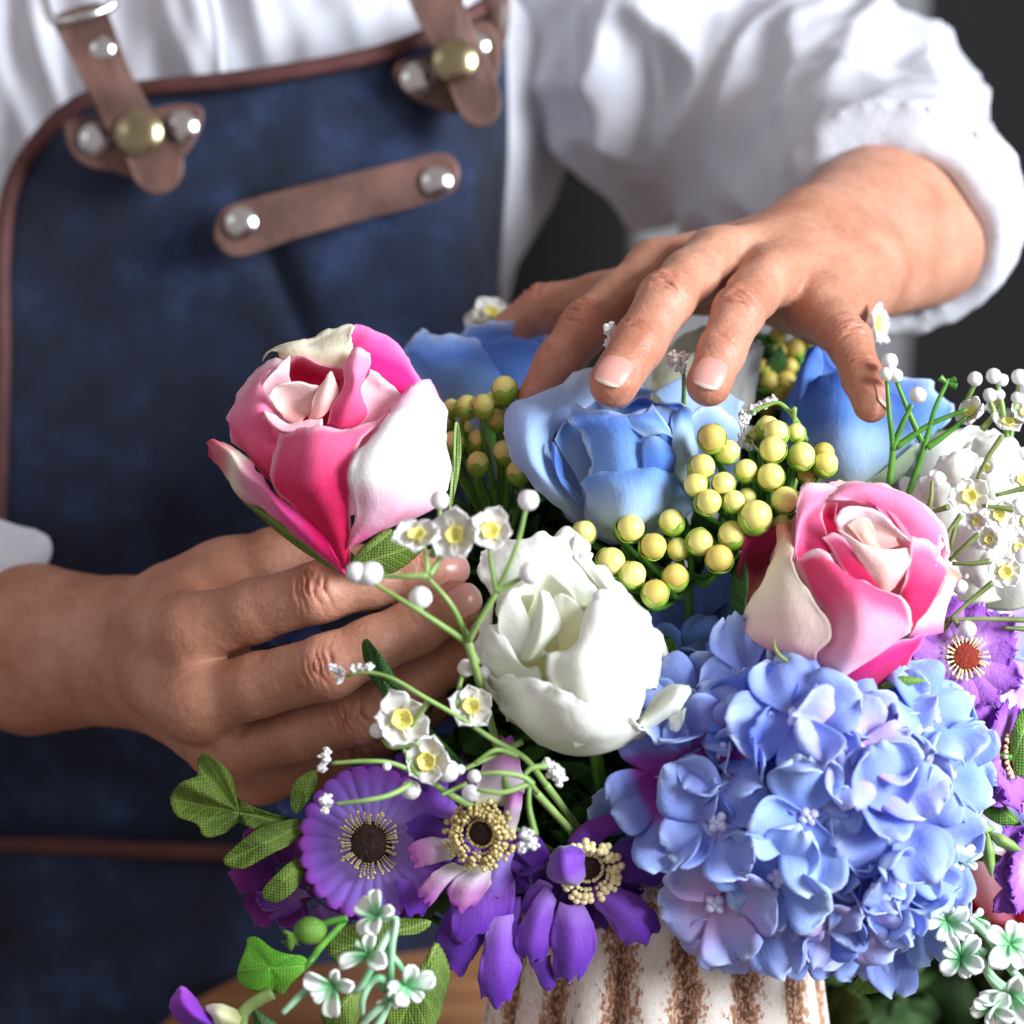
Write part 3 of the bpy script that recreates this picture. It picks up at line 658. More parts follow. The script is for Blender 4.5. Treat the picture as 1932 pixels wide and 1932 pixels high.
# ------------------------------------------------------------------ table, wall
def on_table(px, py, z0=0.0):
    d = P(px, py, 1.0) - CAM; return CAM + d * ((z0 - CAM[2]) / d[2])
q1, q2, q3 = on_table(290, 1932), on_table(438, 1838), on_table(612, 1772)
ax_, ay_, bx_, by_, cx_, cy_ = q1[0], q1[1], q2[0], q2[1], q3[0], q3[1]
D_ = 2*(ax_*(by_-cy_) + bx_*(cy_-ay_) + cx_*(ay_-by_))
ux = ((ax_**2+ay_**2)*(by_-cy_) + (bx_**2+by_**2)*(cy_-ay_) + (cx_**2+cy_**2)*(ay_-by_)) / D_
uy = ((ax_**2+ay_**2)*(cx_-bx_) + (bx_**2+by_**2)*(ax_-cx_) + (cx_**2+cy_**2)*(bx_-ax_)) / D_
RR = math.hypot(ax_-ux, ay_-uy); print('TABLE', ux, uy, RR)
m, t, N_, L_, Bs = newmat('oiled_wood'); tc = N_.new('ShaderNodeTexCoord'); mp = N_.new('ShaderNodeMapping'); mp.inputs['Scale'].default_value = (3, 28, 10); mp.inputs['Rotation'].default_value = (0, 0, .5)
L_.new(tc.outputs['Object'], mp.inputs[0]); nz_ = noisen(N_, L_, mp.outputs[0], 3, 5); r1 = ramp(N_, [(.3, lin((150, 98, 62))), (.7, lin((196, 142, 100)))]); L_.new(nz_, r1.inputs[0]); L_.new(r1.outputs[0], Bs.inputs['Base Color']); Bs.inputs['Roughness'].default_value = .45
WOOD = m
table = thing('round_table', (ux, uy, 0), 'round wooden table under the vase of flowers', 'table')
V = []; prof = [(.0, 0), (RR-.004, 0), (RR-.001, -.002), (RR, -.005), (RR, -.022), (RR-.004, -.026), (0, -.026)]; k = 160
for r_, z_ in prof:
    for j in range(k): a = 2*math.pi*j/k; V.append((ux + max(r_, .0005)*math.cos(a), uy + max(r_, .0005)*math.sin(a), z_))
mesh('tabletop', V, gridfaces(len(prof), k, True), WOOD, table)
tube('pedestal', [(ux, uy, -.026), (ux, uy, -.4), (ux, uy, -.72)], [.05, .035, .05], WOOD, table, 24, world=True)
DARK = simple('dark_wall_paint', (34, 34, 36), (40, 40, 43), rough=.8); GREY = simple('grey_panel', (140, 141, 144), (156, 157, 160), scale=6, rough=.7)
def box(name, lo, hi, mat, bev=.01):
    x0, y0, z0 = lo; x1, y1, z1 = hi
    V = [(x, y, z) for x in (x0, x1) for y in (y0, y1) for z in (z0, z1)]; F = [(0, 1, 3, 2), (4, 6, 7, 5), (0, 4, 5, 1), (2, 3, 7, 6), (0, 2, 6, 4), (1, 5, 7, 3)]
    o = mesh(name, V, F, mat, smooth=False); b = o.modifiers.new('b', 'BEVEL'); b.width = bev; b.segments = 2; return o
wl = box('wall', (-3, 3.2, -.75), (3, 3.3, 2.2), DARK); wl['kind'] = 'structure'
fl = box('floor', (-3, -1.5, -.80), (3, 3.2, -.745), simple('dark_floor', (60, 56, 54), (74, 68, 64), rough=.6)); fl['kind'] = 'structure'
g0, g1 = P(1195, 400, 2.6), P(1722, 400, 2.6)
gp = box('background_panel', (g0[0], g0[1] - .02, -.745), (g1[0], g0[1] + .02, 1.5), GREY); tag(gp, 'tall plain grey panel blurred in the background behind the raised arm', 'panel')  # unidentified grey upright in the background, drawn as one flat panel

# ------------------------------------------------------------------ shared flower materials
GREEN = simple('green_plastic_stem', (60, 118, 38), (92, 150, 52), scale=120, rough=.4, tr=.1)
PALEG = simple('pale_green_stem', (122, 160, 78), (160, 188, 112), scale=120, rough=.45, tr=.15)
OLIVE = simple('olive_stem', (104, 118, 62), (132, 146, 84), scale=120, rough=.5, tr=.1)
DGREEN = simple('dark_green_stem', (22, 52, 28), (38, 78, 34), scale=90, rough=.45)
WBUD = simple('white_bud', (232, 230, 232), (242, 241, 242), scale=200, rough=.6, tr=.2)
YEL = simple('yellow_cup', (222, 208, 96), (236, 226, 130), scale=300, rough=.6, bump=.4)
L_DARK = leaf_mat('dark_leaf', (34, 74, 30), (64, 114, 44)); L_OLV = leaf_mat('olive_leaf', (78, 104, 34), (122, 148, 60)); L_LIM = leaf_mat('lime_leaf', (98, 186, 44), (140, 216, 80), rough=.35)
L_MID = leaf_mat('mid_green_leaf', (84, 134, 44), (126, 172, 70))
def core(root, c, r, mat, f=(0, .2, 1), sc=(1, 1, 1.0)): return blob('flower_core', c - TOW * (r * .9 + .003), r * .9, mat, root, .06, frame(f), sc)

# ------------------------------------------------------------------ pink rose held in the near hand
a = Z(357.8, 581.4, .3241, .862); rs = thing('rose', P(655, 1065, .862), 'pink and white rose held in the fingers, largest bloom in front of the apron', 'rose', 'fabric roses')
core(rs, a((820, 800, -6)), .026, MP['cav'])
tube('stem', [(655, 1050, .868), (690, 1130, .90), (800, 1260, .93), (1000, 1500, .92), (1200, 1750, .87)], .0022, GREEN, rs, 8)
blade(rs, a, [(290, 1100, -12), (400, 1120, -10), (470, 1150, -8), (560, 1280, -6), (700, 1390, -3), (860, 1500, 0), (905, 1535, 2), (800, 1500, -4), (640, 1400, -8), (450, 1250, -12)], L_OLV, 'sepal', ruf=.2, dome=1)
patch(rs, a, [[(560, 1000, -22), (860, 1100, -14), (1300, 900, -20)], [(430, 640, -26), (850, 600, -20), (1350, 620, -24)], [(470, 330, -26), (700, 230, -22), (950, 130, -20), (1180, 250, -22), (1330, 430, -26)]], MP['pnk'])
patch(rs, a, [[(920, 560, -3), (1060, 620, -3), (1220, 540, -5)], [(905, 330, -5), (1050, 360, -2), (1240, 430, -6), (1330, 520, -12)], [(905, 170, -10), (955, 96, -12), (1060, 110, -12), (1180, 190, -13), (1290, 330, -15), (1358, 460, -18)]], MP['mag'], lip=2)
patch(rs, a, [[(535, 300, -3), (620, 286, 0), (730, 325, 1), (830, 345, 2), (900, 352, 2), (960, 300, 1)], [(470, 270, -5), (600, 225, -2), (720, 250, 0), (840, 225, 1), (950, 190, 0)], [(438, 300, -12), (468, 236, -12), (600, 185, -10), (700, 202, -8), (800, 140, -9), (895, 102, -10), (970, 100, -11)]], MP['crm'], ruf=.9)
patch(rs, a, [[(520, 760, -8), (700, 800, -10), (900, 650, -8)], [(470, 500, -7), (680, 420, -9), (900, 470, -8)], [(450, 420, -2), (560, 295, -2), (645, 282, -1), (730, 322, 0), (840, 345, 1), (940, 372, 1)]], MP['cav'], lip=2)
patch(rs, a, [[(500, 700, 0), (560, 760, 0), (640, 790, 0)], [(418, 560, 0), (500, 560, -3), (590, 640, -3)], [(425, 470, 2), (460, 390, 3), (520, 330, 3), (590, 290, 2)]], MP['pal'], lip=2)
patch(rs, a, [[(475, 1010, 0), (500, 1000, 2), (530, 960, 3)], [(330, 860, -4), (430, 850, 4), (525, 820, 4)], [(225, 690, -12), (300, 700, 0), (420, 640, 6), (520, 700, 4)], [(238, 600, -14), (300, 560, -3), (380, 480, 3), (430, 440, 3)], [(290, 470, -14), (400, 360, -8), (480, 300, -4), (545, 300, -1)]], MP['pnk'], ruf=.8)
patch(rs, a, [[(570, 665, 6), (620, 672, 8), (670, 640, 7)], [(500, 580, 5), (600, 570, 3), (705, 585, 5)], [(455, 510, 7), (520, 440, 8), (625, 425, 8), (745, 455, 6)]], MP['blush'], lip=2, ruf=.4)
patch(rs, a, [[(690, 650, 8), (760, 640, 9), (820, 580, 7)], [(720, 520, 8), (790, 500, 10), (868, 500, 6)], [(800, 400, 9), (825, 370, 10), (845, 410, 8)]], MP['blush'], lip=1, ruf=.3)
patch(rs, a, [[(800, 680, 9), (880, 720, 10), (985, 690, 8)], [(830, 570, 8), (930, 560, 12), (1040, 610, 6)], [(905, 450, 7), (960, 440, 12), (1000, 470, 8)], [(900, 320, 6), (960, 360, 11), (1045, 340, 6)], [(940, 245, 5), (990, 232, 6), (1040, 262, 4)]], MP['pnk'], ruf=.4)
patch(rs, a, [[(1000, 700, 7), (1080, 700, 8), (1170, 600, 5)], [(975, 520, 6), (1080, 560, 4), (1200, 560, 4)], [(1040, 350, 5), (1120, 400, 4), (1240, 505, 2)]], MP['pal'], lip=2, ruf=.5)
patch(rs, a, [[(430, 640, 8), (520, 720, 8), (640, 740, 8), (760, 720, 10)], [(430, 620, 9), (520, 700, 12), (640, 720, 12), (770, 700, 12)], [(440, 600, 6), (560, 665, 8), (660, 650, 9), (770, 640, 10)]], MP['pal'], ruf=.5)
patch(rs, a, [[(890, 1500, 10), (915, 1515, 12), (930, 1490, 12)], [(640, 1200, 10), (800, 1220, 18), (940, 1180, 18)], [(475, 1010, 8), (700, 1000, 22), (940, 960, 20)], [(520, 810, 8), (720, 780, 21), (1010, 760, 18)], [(560, 740, 8), (650, 715, 13), (740, 690, 16), (850, 695, 15), (1000, 680, 12), (1180, 600, 8)]], MP['hot'], lip=2, ruf=.7, n=30, m=30)
patch(rs, a, [[(905, 1440, 13), (920, 1400, 15), (1000, 1360, 14), (1100, 1300, 10)], [(962, 1180, 20), (1080, 1200, 22), (1250, 1180, 19), (1420, 1160, 6)], [(930, 980, 24), (1080, 960, 27), (1300, 960, 22), (1512, 970, 0)], [(975, 840, 23), (1130, 800, 25), (1350, 780, 18), (1485, 790, -3)], [(1120, 670, 17), (1220, 640, 17), (1380, 620, 12), (1502, 650, -6)], [(1225, 520, 8), (1300, 450, 8), (1390, 412, 4), (1465, 520, -6)]], MP['wpk'], n=34, m=30, ruf=.6)
patch(rs, a, [[(905, 1525, 10), (850, 1440, 13), (790, 1320, 13), (700, 1225, 12)], [(880, 1530, 9), (740, 1400, 12), (650, 1260, 14), (600, 1140, 11)], [(640, 1345, 3), (560, 1260, 9), (520, 1160, 13), (480, 1050, 8)], [(470, 1190, -6), (430, 1110, 3), (420, 1040, 8), (400, 960, 4)], [(290, 1105, -12), (290, 1010, 0), (310, 950, 6), (330, 880, 1)], [(225, 970, -12), (220, 900, -1), (240, 850, 5), (240, 800, 0)], [(110, 855, -8), (100, 800, -4), (120, 765, 0), (150, 768, 0)]], MP['flr'], n=40, m=20, ruf=.7)
blade(rs, a, [(940, 1480, 14), (1000, 1400, 16), (1120, 1300, 15), (1180, 1290, 14), (1120, 1360, 15), (1040, 1420, 15), (960, 1495, 14)], L_OLV, 'sepal', ruf=.2)
blade(rs, a, [(960, 1500, 2), (1100, 1330, 4), (1300, 1290, 0), (1400, 1340, -4), (1300, 1460, -6), (1150, 1550, -4), (1000, 1530, 0)], L_OLV, 'sepal', ruf=.4)

# ------------------------------------------------------------------ white rose in front
a = Z(805, 966, .2778, .838); rs = thing('rose', P(1100, 1400, .85), 'white rose in the centre foreground, right of the near fingertips', 'rose', 'fabric roses')
core(rs, a((1000, 1050, -8)), .030, MP['pit'], sc=(1, 1.05, .9))
tube('stem', [(1120, 1400, .86), (1150, 1550, .88), (1210, 1750, .87)], .0022, GREEN, rs, 8)
patch(rs, a, [[(470, 700, -10), (800, 650, -8), (1200, 640, -10)], [(440, 590, -8), (640, 490, -6), (900, 430, -6), (1170, 525, -8)], [(350, 390, -14), (560, 300, -10), (850, 230, -9), (1100, 330, -12)], [(345, 370, -15), (400, 260, -16), (540, 195, -16), (680, 170, -16), (770, 112, -17), (840, 145, -16), (930, 108, -17), (1010, 140, -17), (1090, 270, -16)]], MP['wht'], ruf=1.2, n=26, m=40)
patch(rs, a, [[(1000, 300, -8), (1180, 525, -6), (1330, 700, -4), (1480, 950, -4), (1480, 1200, -4)], [(1010, 190, -12), (1200, 450, -6), (1380, 660, -4), (1530, 900, -8), (1550, 1180, -8)], [(1000, 135, -16), (1110, 320, -14), (1230, 430, -13), (1440, 620, -15), (1550, 770, -18), (1635, 960, -20), (1620, 1100, -20), (1580, 1230, -18)]], MP['wht'], ruf=1.2, m=40)
patch(rs, a, [[(520, 1340, -14), (400, 1200, -16), (380, 1120, -16)], [(560, 1380, -6), (460, 1100, -2), (420, 900, -4), (450, 640, -8)], [(300, 940, -8), (345, 850, -6), (370, 740, -6), (470, 590, -8)]], MP['wht'], ruf=.9)
patch(rs, a, [[(560, 1150, 8), (800, 1120, 8), (1000, 900, 8)], [(480, 800, 0), (720, 740, -4), (1000, 700, 0)], [(480, 620, 2), (620, 520, 3), (800, 400, 0), (900, 440, 0), (1000, 560, 2), (1090, 700, 6)]], MP['pit'], lip=2, ruf=.5)
patch(rs, a, [[(640, 1000, 10), (720, 1010, 12), (820, 960, 14)], [(500, 870, 7), (650, 880, 10), (760, 880, 12)], [(480, 720, 8), (510, 640, 8), (560, 560, 8), (620, 530, 7)], [(520, 700, 4), (540, 640, 5), (580, 590, 5), (640, 560, 5)]], MP['wht'], ruf=.3)
patch(rs, a, [[(540, 860, 3), (600, 870, 3), (650, 850, 4)], [(530, 720, 1), (600, 700, -1), (690, 700, 3)], [(560, 580, 4), (640, 560, 3), (745, 560, 5)]], MP['pit'], ruf=.2)
patch(rs, a, [[(615, 1010, 11), (700, 1010, 14), (800, 920, 12)], [(670, 880, 10), (780, 840, 15), (890, 800, 10)], [(725, 700, 8), (800, 660, 13), (895, 680, 8)], [(760, 560, 8), (780, 525, 10), (830, 560, 9)]], MP['wht'], ruf=.4, lip=1)
patch(rs, a, [[(900, 990, 13), (1000, 1000, 16), (1060, 900, 14)], [(880, 800, 9), (980, 780, 9), (1070, 750, 11)], [(860, 570, 5), (930, 560, 6), (1000, 600, 8), (1100, 720, 9)]], MP['pit'], ruf=.3)
patch(rs, a, [[(540, 1320, 8), (640, 1250, 16), (800, 1200, 20)], [(420, 1120, 3), (560, 1080, 12), (740, 1080, 18)], [(380, 940, 2), (430, 960, 7), (520, 980, 11), (640, 1030, 16)], [(375, 860, 2), (400, 800, 4), (430, 760, 5), (480, 740, 4)]], MP['wht'], ruf=.8)
patch(rs, a, [[(1000, 1600, 16), (1250, 1520, 14), (1440, 1400, 6)], [(860, 1200, 26), (1150, 1200, 29), (1500, 1180, 6)], [(830, 1020, 24), (1100, 940, 30), (1400, 860, 16), (1560, 960, 0)], [(880, 960, 20), (1010, 930, 22), (1070, 740, 18), (1200, 640, 16), (1420, 720, 6), (1530, 860, -2)], [(1000, 960, 18), (1050, 830, 17), (1070, 700, 14), (1110, 570, 8), (1190, 520, 4), (1330, 610, 0), (1450, 740, -4)]], MP['wht'], ruf=.8, n=34, m=34)
patch(rs, a, [[(760, 1570, 0), (950, 1645, 0), (1150, 1650, 0), (1330, 1595, -2)], [(540, 1390, 2), (800, 1480, 20), (1150, 1520, 22), (1500, 1480, 0)], [(470, 1240, 4), (750, 1290, 26), (1100, 1370, 30), (1440, 1440, 8)], [(410, 1110, 4), (600, 1120, 18), (820, 1160, 27), (1050, 1280, 31), (1250, 1330, 24), (1440, 1425, 10)]], MP['wht'], ruf=1.0, n=30, m=36, lip=1)
patch(rs, a, [[(1400, 1540, 2), (1430, 1470, 6), (1440, 1420, 4)], [(1530, 1480, 0), (1530, 1400, 6), (1530, 1280, 0)], [(1660, 1390, 2), (1650, 1300, 8), (1610, 1200, -2)], [(1700, 1340, 4), (1710, 1250, 8), (1700, 1165, 0)], [(1740, 1290, 4), (1785, 1230, 5), (1770, 1175, 2)]], MP['wht'], ruf=.6)
patch(rs, a, [[(1640, 1390, 3), (1760, 1330, 5)], [(1650, 1440, 3), (1750, 1400, 5)], [(1660, 1480, 2), (1700, 1490, 4), (1735, 1460, 3)]], MP['wht'], ruf=.3, n=10, m=12)

# ------------------------------------------------------------------ pink rose at the right
a = Z(1341.7, 626.1, .3704, .845); rs = thing('rose', P(1590, 1300, .86), 'open pink rose with a pale heart, between the yellow berries and the lilac daisy', 'rose', 'fabric roses')
core(rs, a((720, 1250, -6)), .031, MP['hot'])
tube('stem', [(1590, 1280, .87), (1500, 1500, .9), (1330, 1750, .88)], .0022, GREEN, rs, 8)
patch(rs, a, [[(400, 1500, -14), (700, 1500, -14), (1000, 1400, -14)], [(440, 1150, -18), (800, 1100, -18), (1210, 1150, -18)], [(440, 830, -16), (620, 765, -14), (800, 770, -14), (960, 800, -15), (1140, 930, -16), (1215, 1100, -18)]], MP['hot'])
patch(rs, a, [[(620, 1120, -2), (500, 1180, -1), (440, 1200, 0)], [(560, 950, -4), (500, 1000, -2), (430, 1100, 2)], [(580, 860, 0), (500, 910, 2), (445, 990, 4), (425, 1150, 5)], [(660, 800, -3), (520, 770, -3), (450, 810, -2), (440, 900, 1)]], MP['pnk'], ruf=.6)
patch(rs, a, [[(700, 1060, -4), (620, 1080, -3), (470, 1110, -3)], [(640, 960, -6), (580, 960, -7), (490, 1000, -5)], [(640, 870, -1), (580, 870, -2), (510, 930, -1)]], MP['cav'], ruf=.2)
patch(rs, a, [[(1050, 1250, 0), (1090, 1180, 0), (1130, 1100, 0)], [(840, 900, 1), (960, 980, 0), (1080, 1080, 0), (1160, 1200, 0)], [(640, 850, 2), (760, 800, 2), (900, 830, 0), (1060, 920, -1), (1180, 1060, -4)], [(600, 830, -2), (700, 770, -5), (800, 765, -6), (930, 800, -8), (1080, 880, -10), (1200, 1020, -12), (1216, 1150, -12)]], MP['pnk'], ruf=.8, m=34)
patch(rs, a, [[(860, 870, 1), (930, 960, 1), (1000, 1060, 1)], [(870, 850, -1), (980, 900, -1), (1100, 1000, -3), (1160, 1110, -5)], [(865, 845, -1), (920, 830, -4), (1030, 870, -7), (1140, 950, -9), (1205, 1060, -11)]], MP['pal'], ruf=.6)
patch(rs, a, [[(900, 1360, 4), (960, 1340, 6), (1020, 1250, 4)], [(720, 1150, 2), (900, 1130, 0), (1010, 1150, 2)], [(625, 960, 5), (680, 890, 6), (800, 895, 5), (920, 965, 4), (1010, 1060, 3)]], MP['pal'], lip=2, ruf=.4)
patch(rs, a, [[(835, 1312, 8), (885, 1338, 9), (935, 1300, 8)], [(775, 1195, 9), (890, 1205, 11), (1010, 1185, 8)], [(645, 1000, 7), (740, 1066, 10), (870, 1104, 10), (1012, 1096, 7)]], MP['blush'], ruf=.3)
patch(rs, a, [[(760, 1100, 5), (860, 1110, 6), (960, 1090, 5)], [(680, 1010, 4), (800, 1010, 3), (950, 1050, 4)], [(625, 950, 6), (700, 912, 7), (800, 915, 6), (910, 985, 5), (1000, 1070, 5)]], MP['blush'], ruf=.2)
patch(rs, a, [[(800, 1120, 6), (840, 1120, 6), (880, 1110, 6)], [(740, 1040, 5), (780, 1030, 6), (835, 1060, 5)], [(690, 985, 6), (750, 945, 7), (805, 950, 7), (832, 1010, 6)]], petal_mat('peach_petal', [(0, (244, 200, 180)), (1, (250, 226, 214))]), ruf=.2)
patch(rs, a, [[(850, 1400, 8), (900, 1380, 9), (950, 1350, 8)], [(700, 1250, 8), (800, 1240, 9), (880, 1320, 8)], [(600, 1100, 5), (700, 1110, 7), (780, 1190, 8), (860, 1330, 8)], [(560, 1050, 4), (640, 1030, 5), (700, 1080, 6), (770, 1160, 7)]], MP['hot'], ruf=.4)
patch(rs, a, [[(960, 1500, 8), (1000, 1540, 8), (1030, 1500, 6)], [(960, 1360, 8), (1040, 1350, 8), (1130, 1380, 0)], [(1000, 1220, 8), (1080, 1180, 6), (1190, 1270, -5)], [(1020, 1050, 5), (1100, 1060, 2), (1170, 1120, -4), (1212, 1210, -8)]], MP['hot'], lip=2, ruf=.6)
patch(rs, a, [[(1000, 1560, 0), (1080, 1550, -4), (1180, 1535, -8)], [(1070, 1460, 0), (1140, 1430, -6), (1205, 1400, -10)], [(1180, 1300, -4), (1210, 1290, -9), (1245, 1290, -12)], [(1205, 1190, -8), (1240, 1210, -10), (1278, 1240, -12)]], MP['cmg'], ruf=.6)
patch(rs, a, [[(620, 1815, 2), (800, 1825, 0), (1000, 1700, -4)], [(600, 1770, 8), (820, 1700, 10), (1060, 1600, 0)], [(620, 1700, 12), (850, 1600, 14), (1110, 1530, 2)]], MP['mag'], ruf=.5)
patch(rs, a, [[(590, 1790, 12), (620, 1795, 12), (700, 1740, 12)], [(545, 1660, 14), (740, 1640, 22), (960, 1570, 12)], [(600, 1480, 16), (780, 1480, 26), (1015, 1500, 14)], [(500, 1330, 12), (740, 1340, 24), (1015, 1430, 16)], [(430, 1190, 6), (620, 1210, 18), (800, 1300, 20), (990, 1380, 16)], [(440, 1170, 6), (500, 1110, 7), (590, 1125, 10), (660, 1215, 14), (780, 1275, 17), (960, 1350, 15)]], petal_mat('front_petal', [(0, (248, 214, 228)), (.35, (246, 178, 208)), (.62, (240, 92, 145)), (.9, (238, 80, 130)), (1, (246, 170, 200))], edge=(251, 222, 232)), n=34, m=30, lip=1, ruf=.6)
patch(rs, a, [[(160, 1480, -6), (220, 1400, -4), (300, 1290, -6)], [(140, 1200, -10), (200, 1200, -14), (300, 1150, -14)], [(180, 1035, -8), (230, 1000, -10), (300, 985, -10), (370, 1000, -8)]], petal_mat('wine_petal', [(0, (170, 100, 70)), (.35, (120, 30, 50)), (1, (176, 40, 92))]), ruf=.4)
patch(rs, a, [[(440, 1720, 8), (500, 1725, 10), (550, 1715, 12)], [(200, 1560, 0), (380, 1600, 14), (540, 1640, 18)], [(165, 1480, -4), (360, 1440, 14), (610, 1510, 20)], [(200, 1370, -3), (350, 1300, 10), (500, 1330, 16)], [(270, 1250, -5), (340, 1180, 4), (420, 1200, 10)], [(330, 1100, -6), (370, 1060, 0), (418, 1090, 4)], [(330, 985, -8), (380, 990, -6), (412, 1040, -2)]], MP['cmg'], n=36, m=24, lip=1, ruf=.5)
blade(rs, a, [(230, 1640, -4), (150, 1560, -8), (105, 1400, -12), (120, 1180, -14), (170, 1150, -13), (190, 1250, -10), (180, 1400, -6), (200, 1520, -3)], L_DARK, 'sepal', ruf=.3)
blade(rs, a, [(840, 1815, 0), (900, 1780, 2), (980, 1755, 3), (1090, 1775, 2), (1000, 1800, 2), (900, 1820, 1)], L_MID, 'sepal', ruf=.3)
tube('sepal', [(325, 1560, 15), (320, 1600, 18), (350, 1650, 17), (410, 1690, 12)], [.0002, .0007, .0007, .0008], OLIVE, rs, 6, z=a)

# ------------------------------------------------------------------ blue rose under the two nails
a = Z(849.7, 626.1, .4167, .880); rs = thing('rose', P(1180, 1030, .90), 'light blue rose under the two fingertips of the raised hand', 'rose', 'fabric roses')
core(rs, a((800, 620, -8)), .028, MP['blu'])
tube('stem', [(1180, 1010, .90), (1210, 1250, .92), (1250, 1750, .88)], .0022, GREEN, rs, 8)
patch(rs, a, [[(620, 860, -4), (700, 860, -10), (900, 800, -12)], [(500, 700, -4), (640, 640, -14), (900, 600, -22)], [(500, 400, -6), (680, 360, -18), (900, 300, -24)], [(640, 180, -10), (800, 200, -18), (930, 280, -24)]], MP['bll'])
patch(rs, a, [[(610, 860, -4), (570, 850, -1), (540, 830, 0)], [(600, 780, -2), (500, 740, 5), (420, 740, 3)], [(470, 590, 0), (380, 600, 8), (290, 590, 2)], [(460, 480, 2), (350, 450, 8), (240, 440, 0)], [(560, 380, 0), (400, 340, 4), (290, 320, -2), (238, 380, -4)], [(700, 270, -6), (680, 180, -8), (600, 163, -8), (500, 235, -6), (410, 292, -4), (310, 300, -4)]], MP['bll'], n=34, m=26, ruf=.9)
patch(rs, a, [[(610, 860, 2), (700, 870, 3)], [(590, 700, 2), (690, 700, 0)], [(490, 520, 4), (560, 420, 2), (660, 420, -2)], [(470, 490, 5), (520, 410, 5), (600, 385, 2), (680, 380, 0)]], MP['blf'], ruf=.4)
patch(rs, a, [[(600, 790, 5), (590, 780, 6), (575, 750, 6)], [(530, 720, 5), (490, 660, 9), (475, 600, 6)], [(500, 560, 4), (470, 520, 8), (458, 500, 6)]], MP['bld'], ruf=.3, n=14, m=14)
patch(rs, a, [[(640, 800, 8), (800, 800, 14), (1060, 780, 8)], [(620, 640, 11), (800, 640, 18), (1060, 620, 10)], [(600, 470, 10), (780, 470, 18), (1060, 470, 9)], [(530, 400, 9), (640, 390, 14), (760, 395, 17), (880, 400, 15), (1070, 400, 7)], [(530, 385, 6), (560, 338, 5), (650, 358, 9), (760, 372, 11), (870, 350, 10), (980, 350, 7), (1080, 350, 4)]], MP['blu'], n=30, m=30, ruf=.9)
patch(rs, a, [[(880, 480, 18), (960, 460, 19), (1010, 480, 16)], [(760, 400, 15), (870, 390, 18), (960, 400, 15)], [(800, 380, 11), (880, 368, 13), (910, 330, 10)]], MP['blu'], ruf=.4, n=12, m=14)
patch(rs, a, [[(740, 380, 2), (860, 420, 2), (1040, 400, 0)], [(760, 340, 0), (880, 350, -3), (1060, 350, -3)], [(780, 340, 2), (865, 283, 2), (930, 310, 1), (1000, 320, 0), (1040, 312, -1), (1080, 345, -2)]], MP['blu'], ruf=.8)
patch(rs, a, [[(870, 490, 19), (930, 470, 20), (1000, 520, 14)], [(860, 560, 19), (950, 540, 20), (1020, 560, 13)], [(870, 640, 18), (960, 620, 18), (1010, 640, 13)]], MP['bld'], ruf=.3, n=12, m=12)
patch(rs, a, [[(1010, 700, 10), (1060, 700, 10), (1110, 680, 4)], [(1000, 520, 14), (1060, 500, 12), (1110, 520, 4)], [(1000, 400, 11), (1050, 380, 11), (1100, 400, 4)], [(1010, 350, 6), (1060, 335, 6), (1110, 350, 2)]], MP['blf'], ruf=.6)
patch(rs, a, [[(1080, 800, 0), (1120, 820, -4), (1160, 820, -8)], [(1070, 600, 2), (1180, 640, -4), (1290, 640, -10)], [(1080, 420, 0), (1200, 460, -4), (1330, 500, -12)], [(1100, 350, -4), (1200, 345, -7), (1290, 390, -12), (1340, 460, -15)]], MP['bll'], ruf=.8)
patch(rs, a, [[(1110, 450, -12), (1200, 450, -14), (1300, 460, -16)], [(930, 290, -12), (1100, 230, -16), (1320, 330, -20)], [(940, 270, -14), (1020, 225, -16), (1100, 215, -18), (1250, 270, -20), (1330, 330, -22)]], MP['bll'], ruf=.6)
patch(rs, a, [[(690, 930, 6), (800, 960, 6), (950, 930, 4)], [(630, 850, 10), (800, 870, 20), (1060, 850, 6)], [(620, 760, 12), (820, 750, 24), (1110, 780, 6)], [(585, 690, 10), (690, 655, 17), (830, 650, 21), (960, 650, 19), (1090, 730, 7)], [(583, 688, 8), (640, 640, 12), (740, 622, 15), (860, 600, 16), (960, 618, 15), (1045, 668, 9), (1095, 740, 5)]], MP['blf'], n=30, m=32, ruf=.8)

# ------------------------------------------------------------------ the other roses
a = Z(0, 0, 1, .955); rs = thing('rose', P(910, 770, .96), 'soft blue rose behind the pink rose, touched by the index finger', 'rose', 'fabric roses')
core(rs, a((930, 720, -14)), .024, MP['blu']); tube('stem', [(915, 770, .98), (1000, 1100, .95), (1180, 1750, .9)], .0022, GREEN, rs, 8)
patch(rs, a, [[(880, 780, -6), (960, 790, -6), (1040, 750, -8)], [(870, 680, -14), (960, 680, -16), (1050, 690, -16)], [(870, 625, -16), (905, 612, -14), (960, 608, -15), (1010, 612, -16), (1056, 650, -18)]], MP['blu'], lip=2, ruf=.9)
patch(rs, a, [[(850, 770, 4), (890, 780, 8), (940, 760, 6)], [(785, 710, 4), (880, 710, 12), (960, 720, 6)], [(760, 665, 0), (800, 668, 6), (880, 672, 9), (950, 690, 4)], [(762, 655, -3), (790, 632, -2), (805, 622, -2), (815, 632, 1), (850, 628, 2), (905, 645, 2), (945, 672, 0)]], MP['blu'], ruf=.9, n=26)
patch(rs, a, [[(930, 790, 2), (980, 780, 6), (1030, 750, 2)], [(900, 700, 4), (970, 700, 8), (1045, 700, 0)], [(870, 640, -2), (920, 640, 2), (990, 640, 3), (1050, 665, -4)]], MP['bld'], ruf=.6)
a = Z(0, 0, 1, .925); rs = thing('rose', P(1590, 920, .93), 'deeper blue rose under the little finger of the raised hand', 'rose', 'fabric roses')
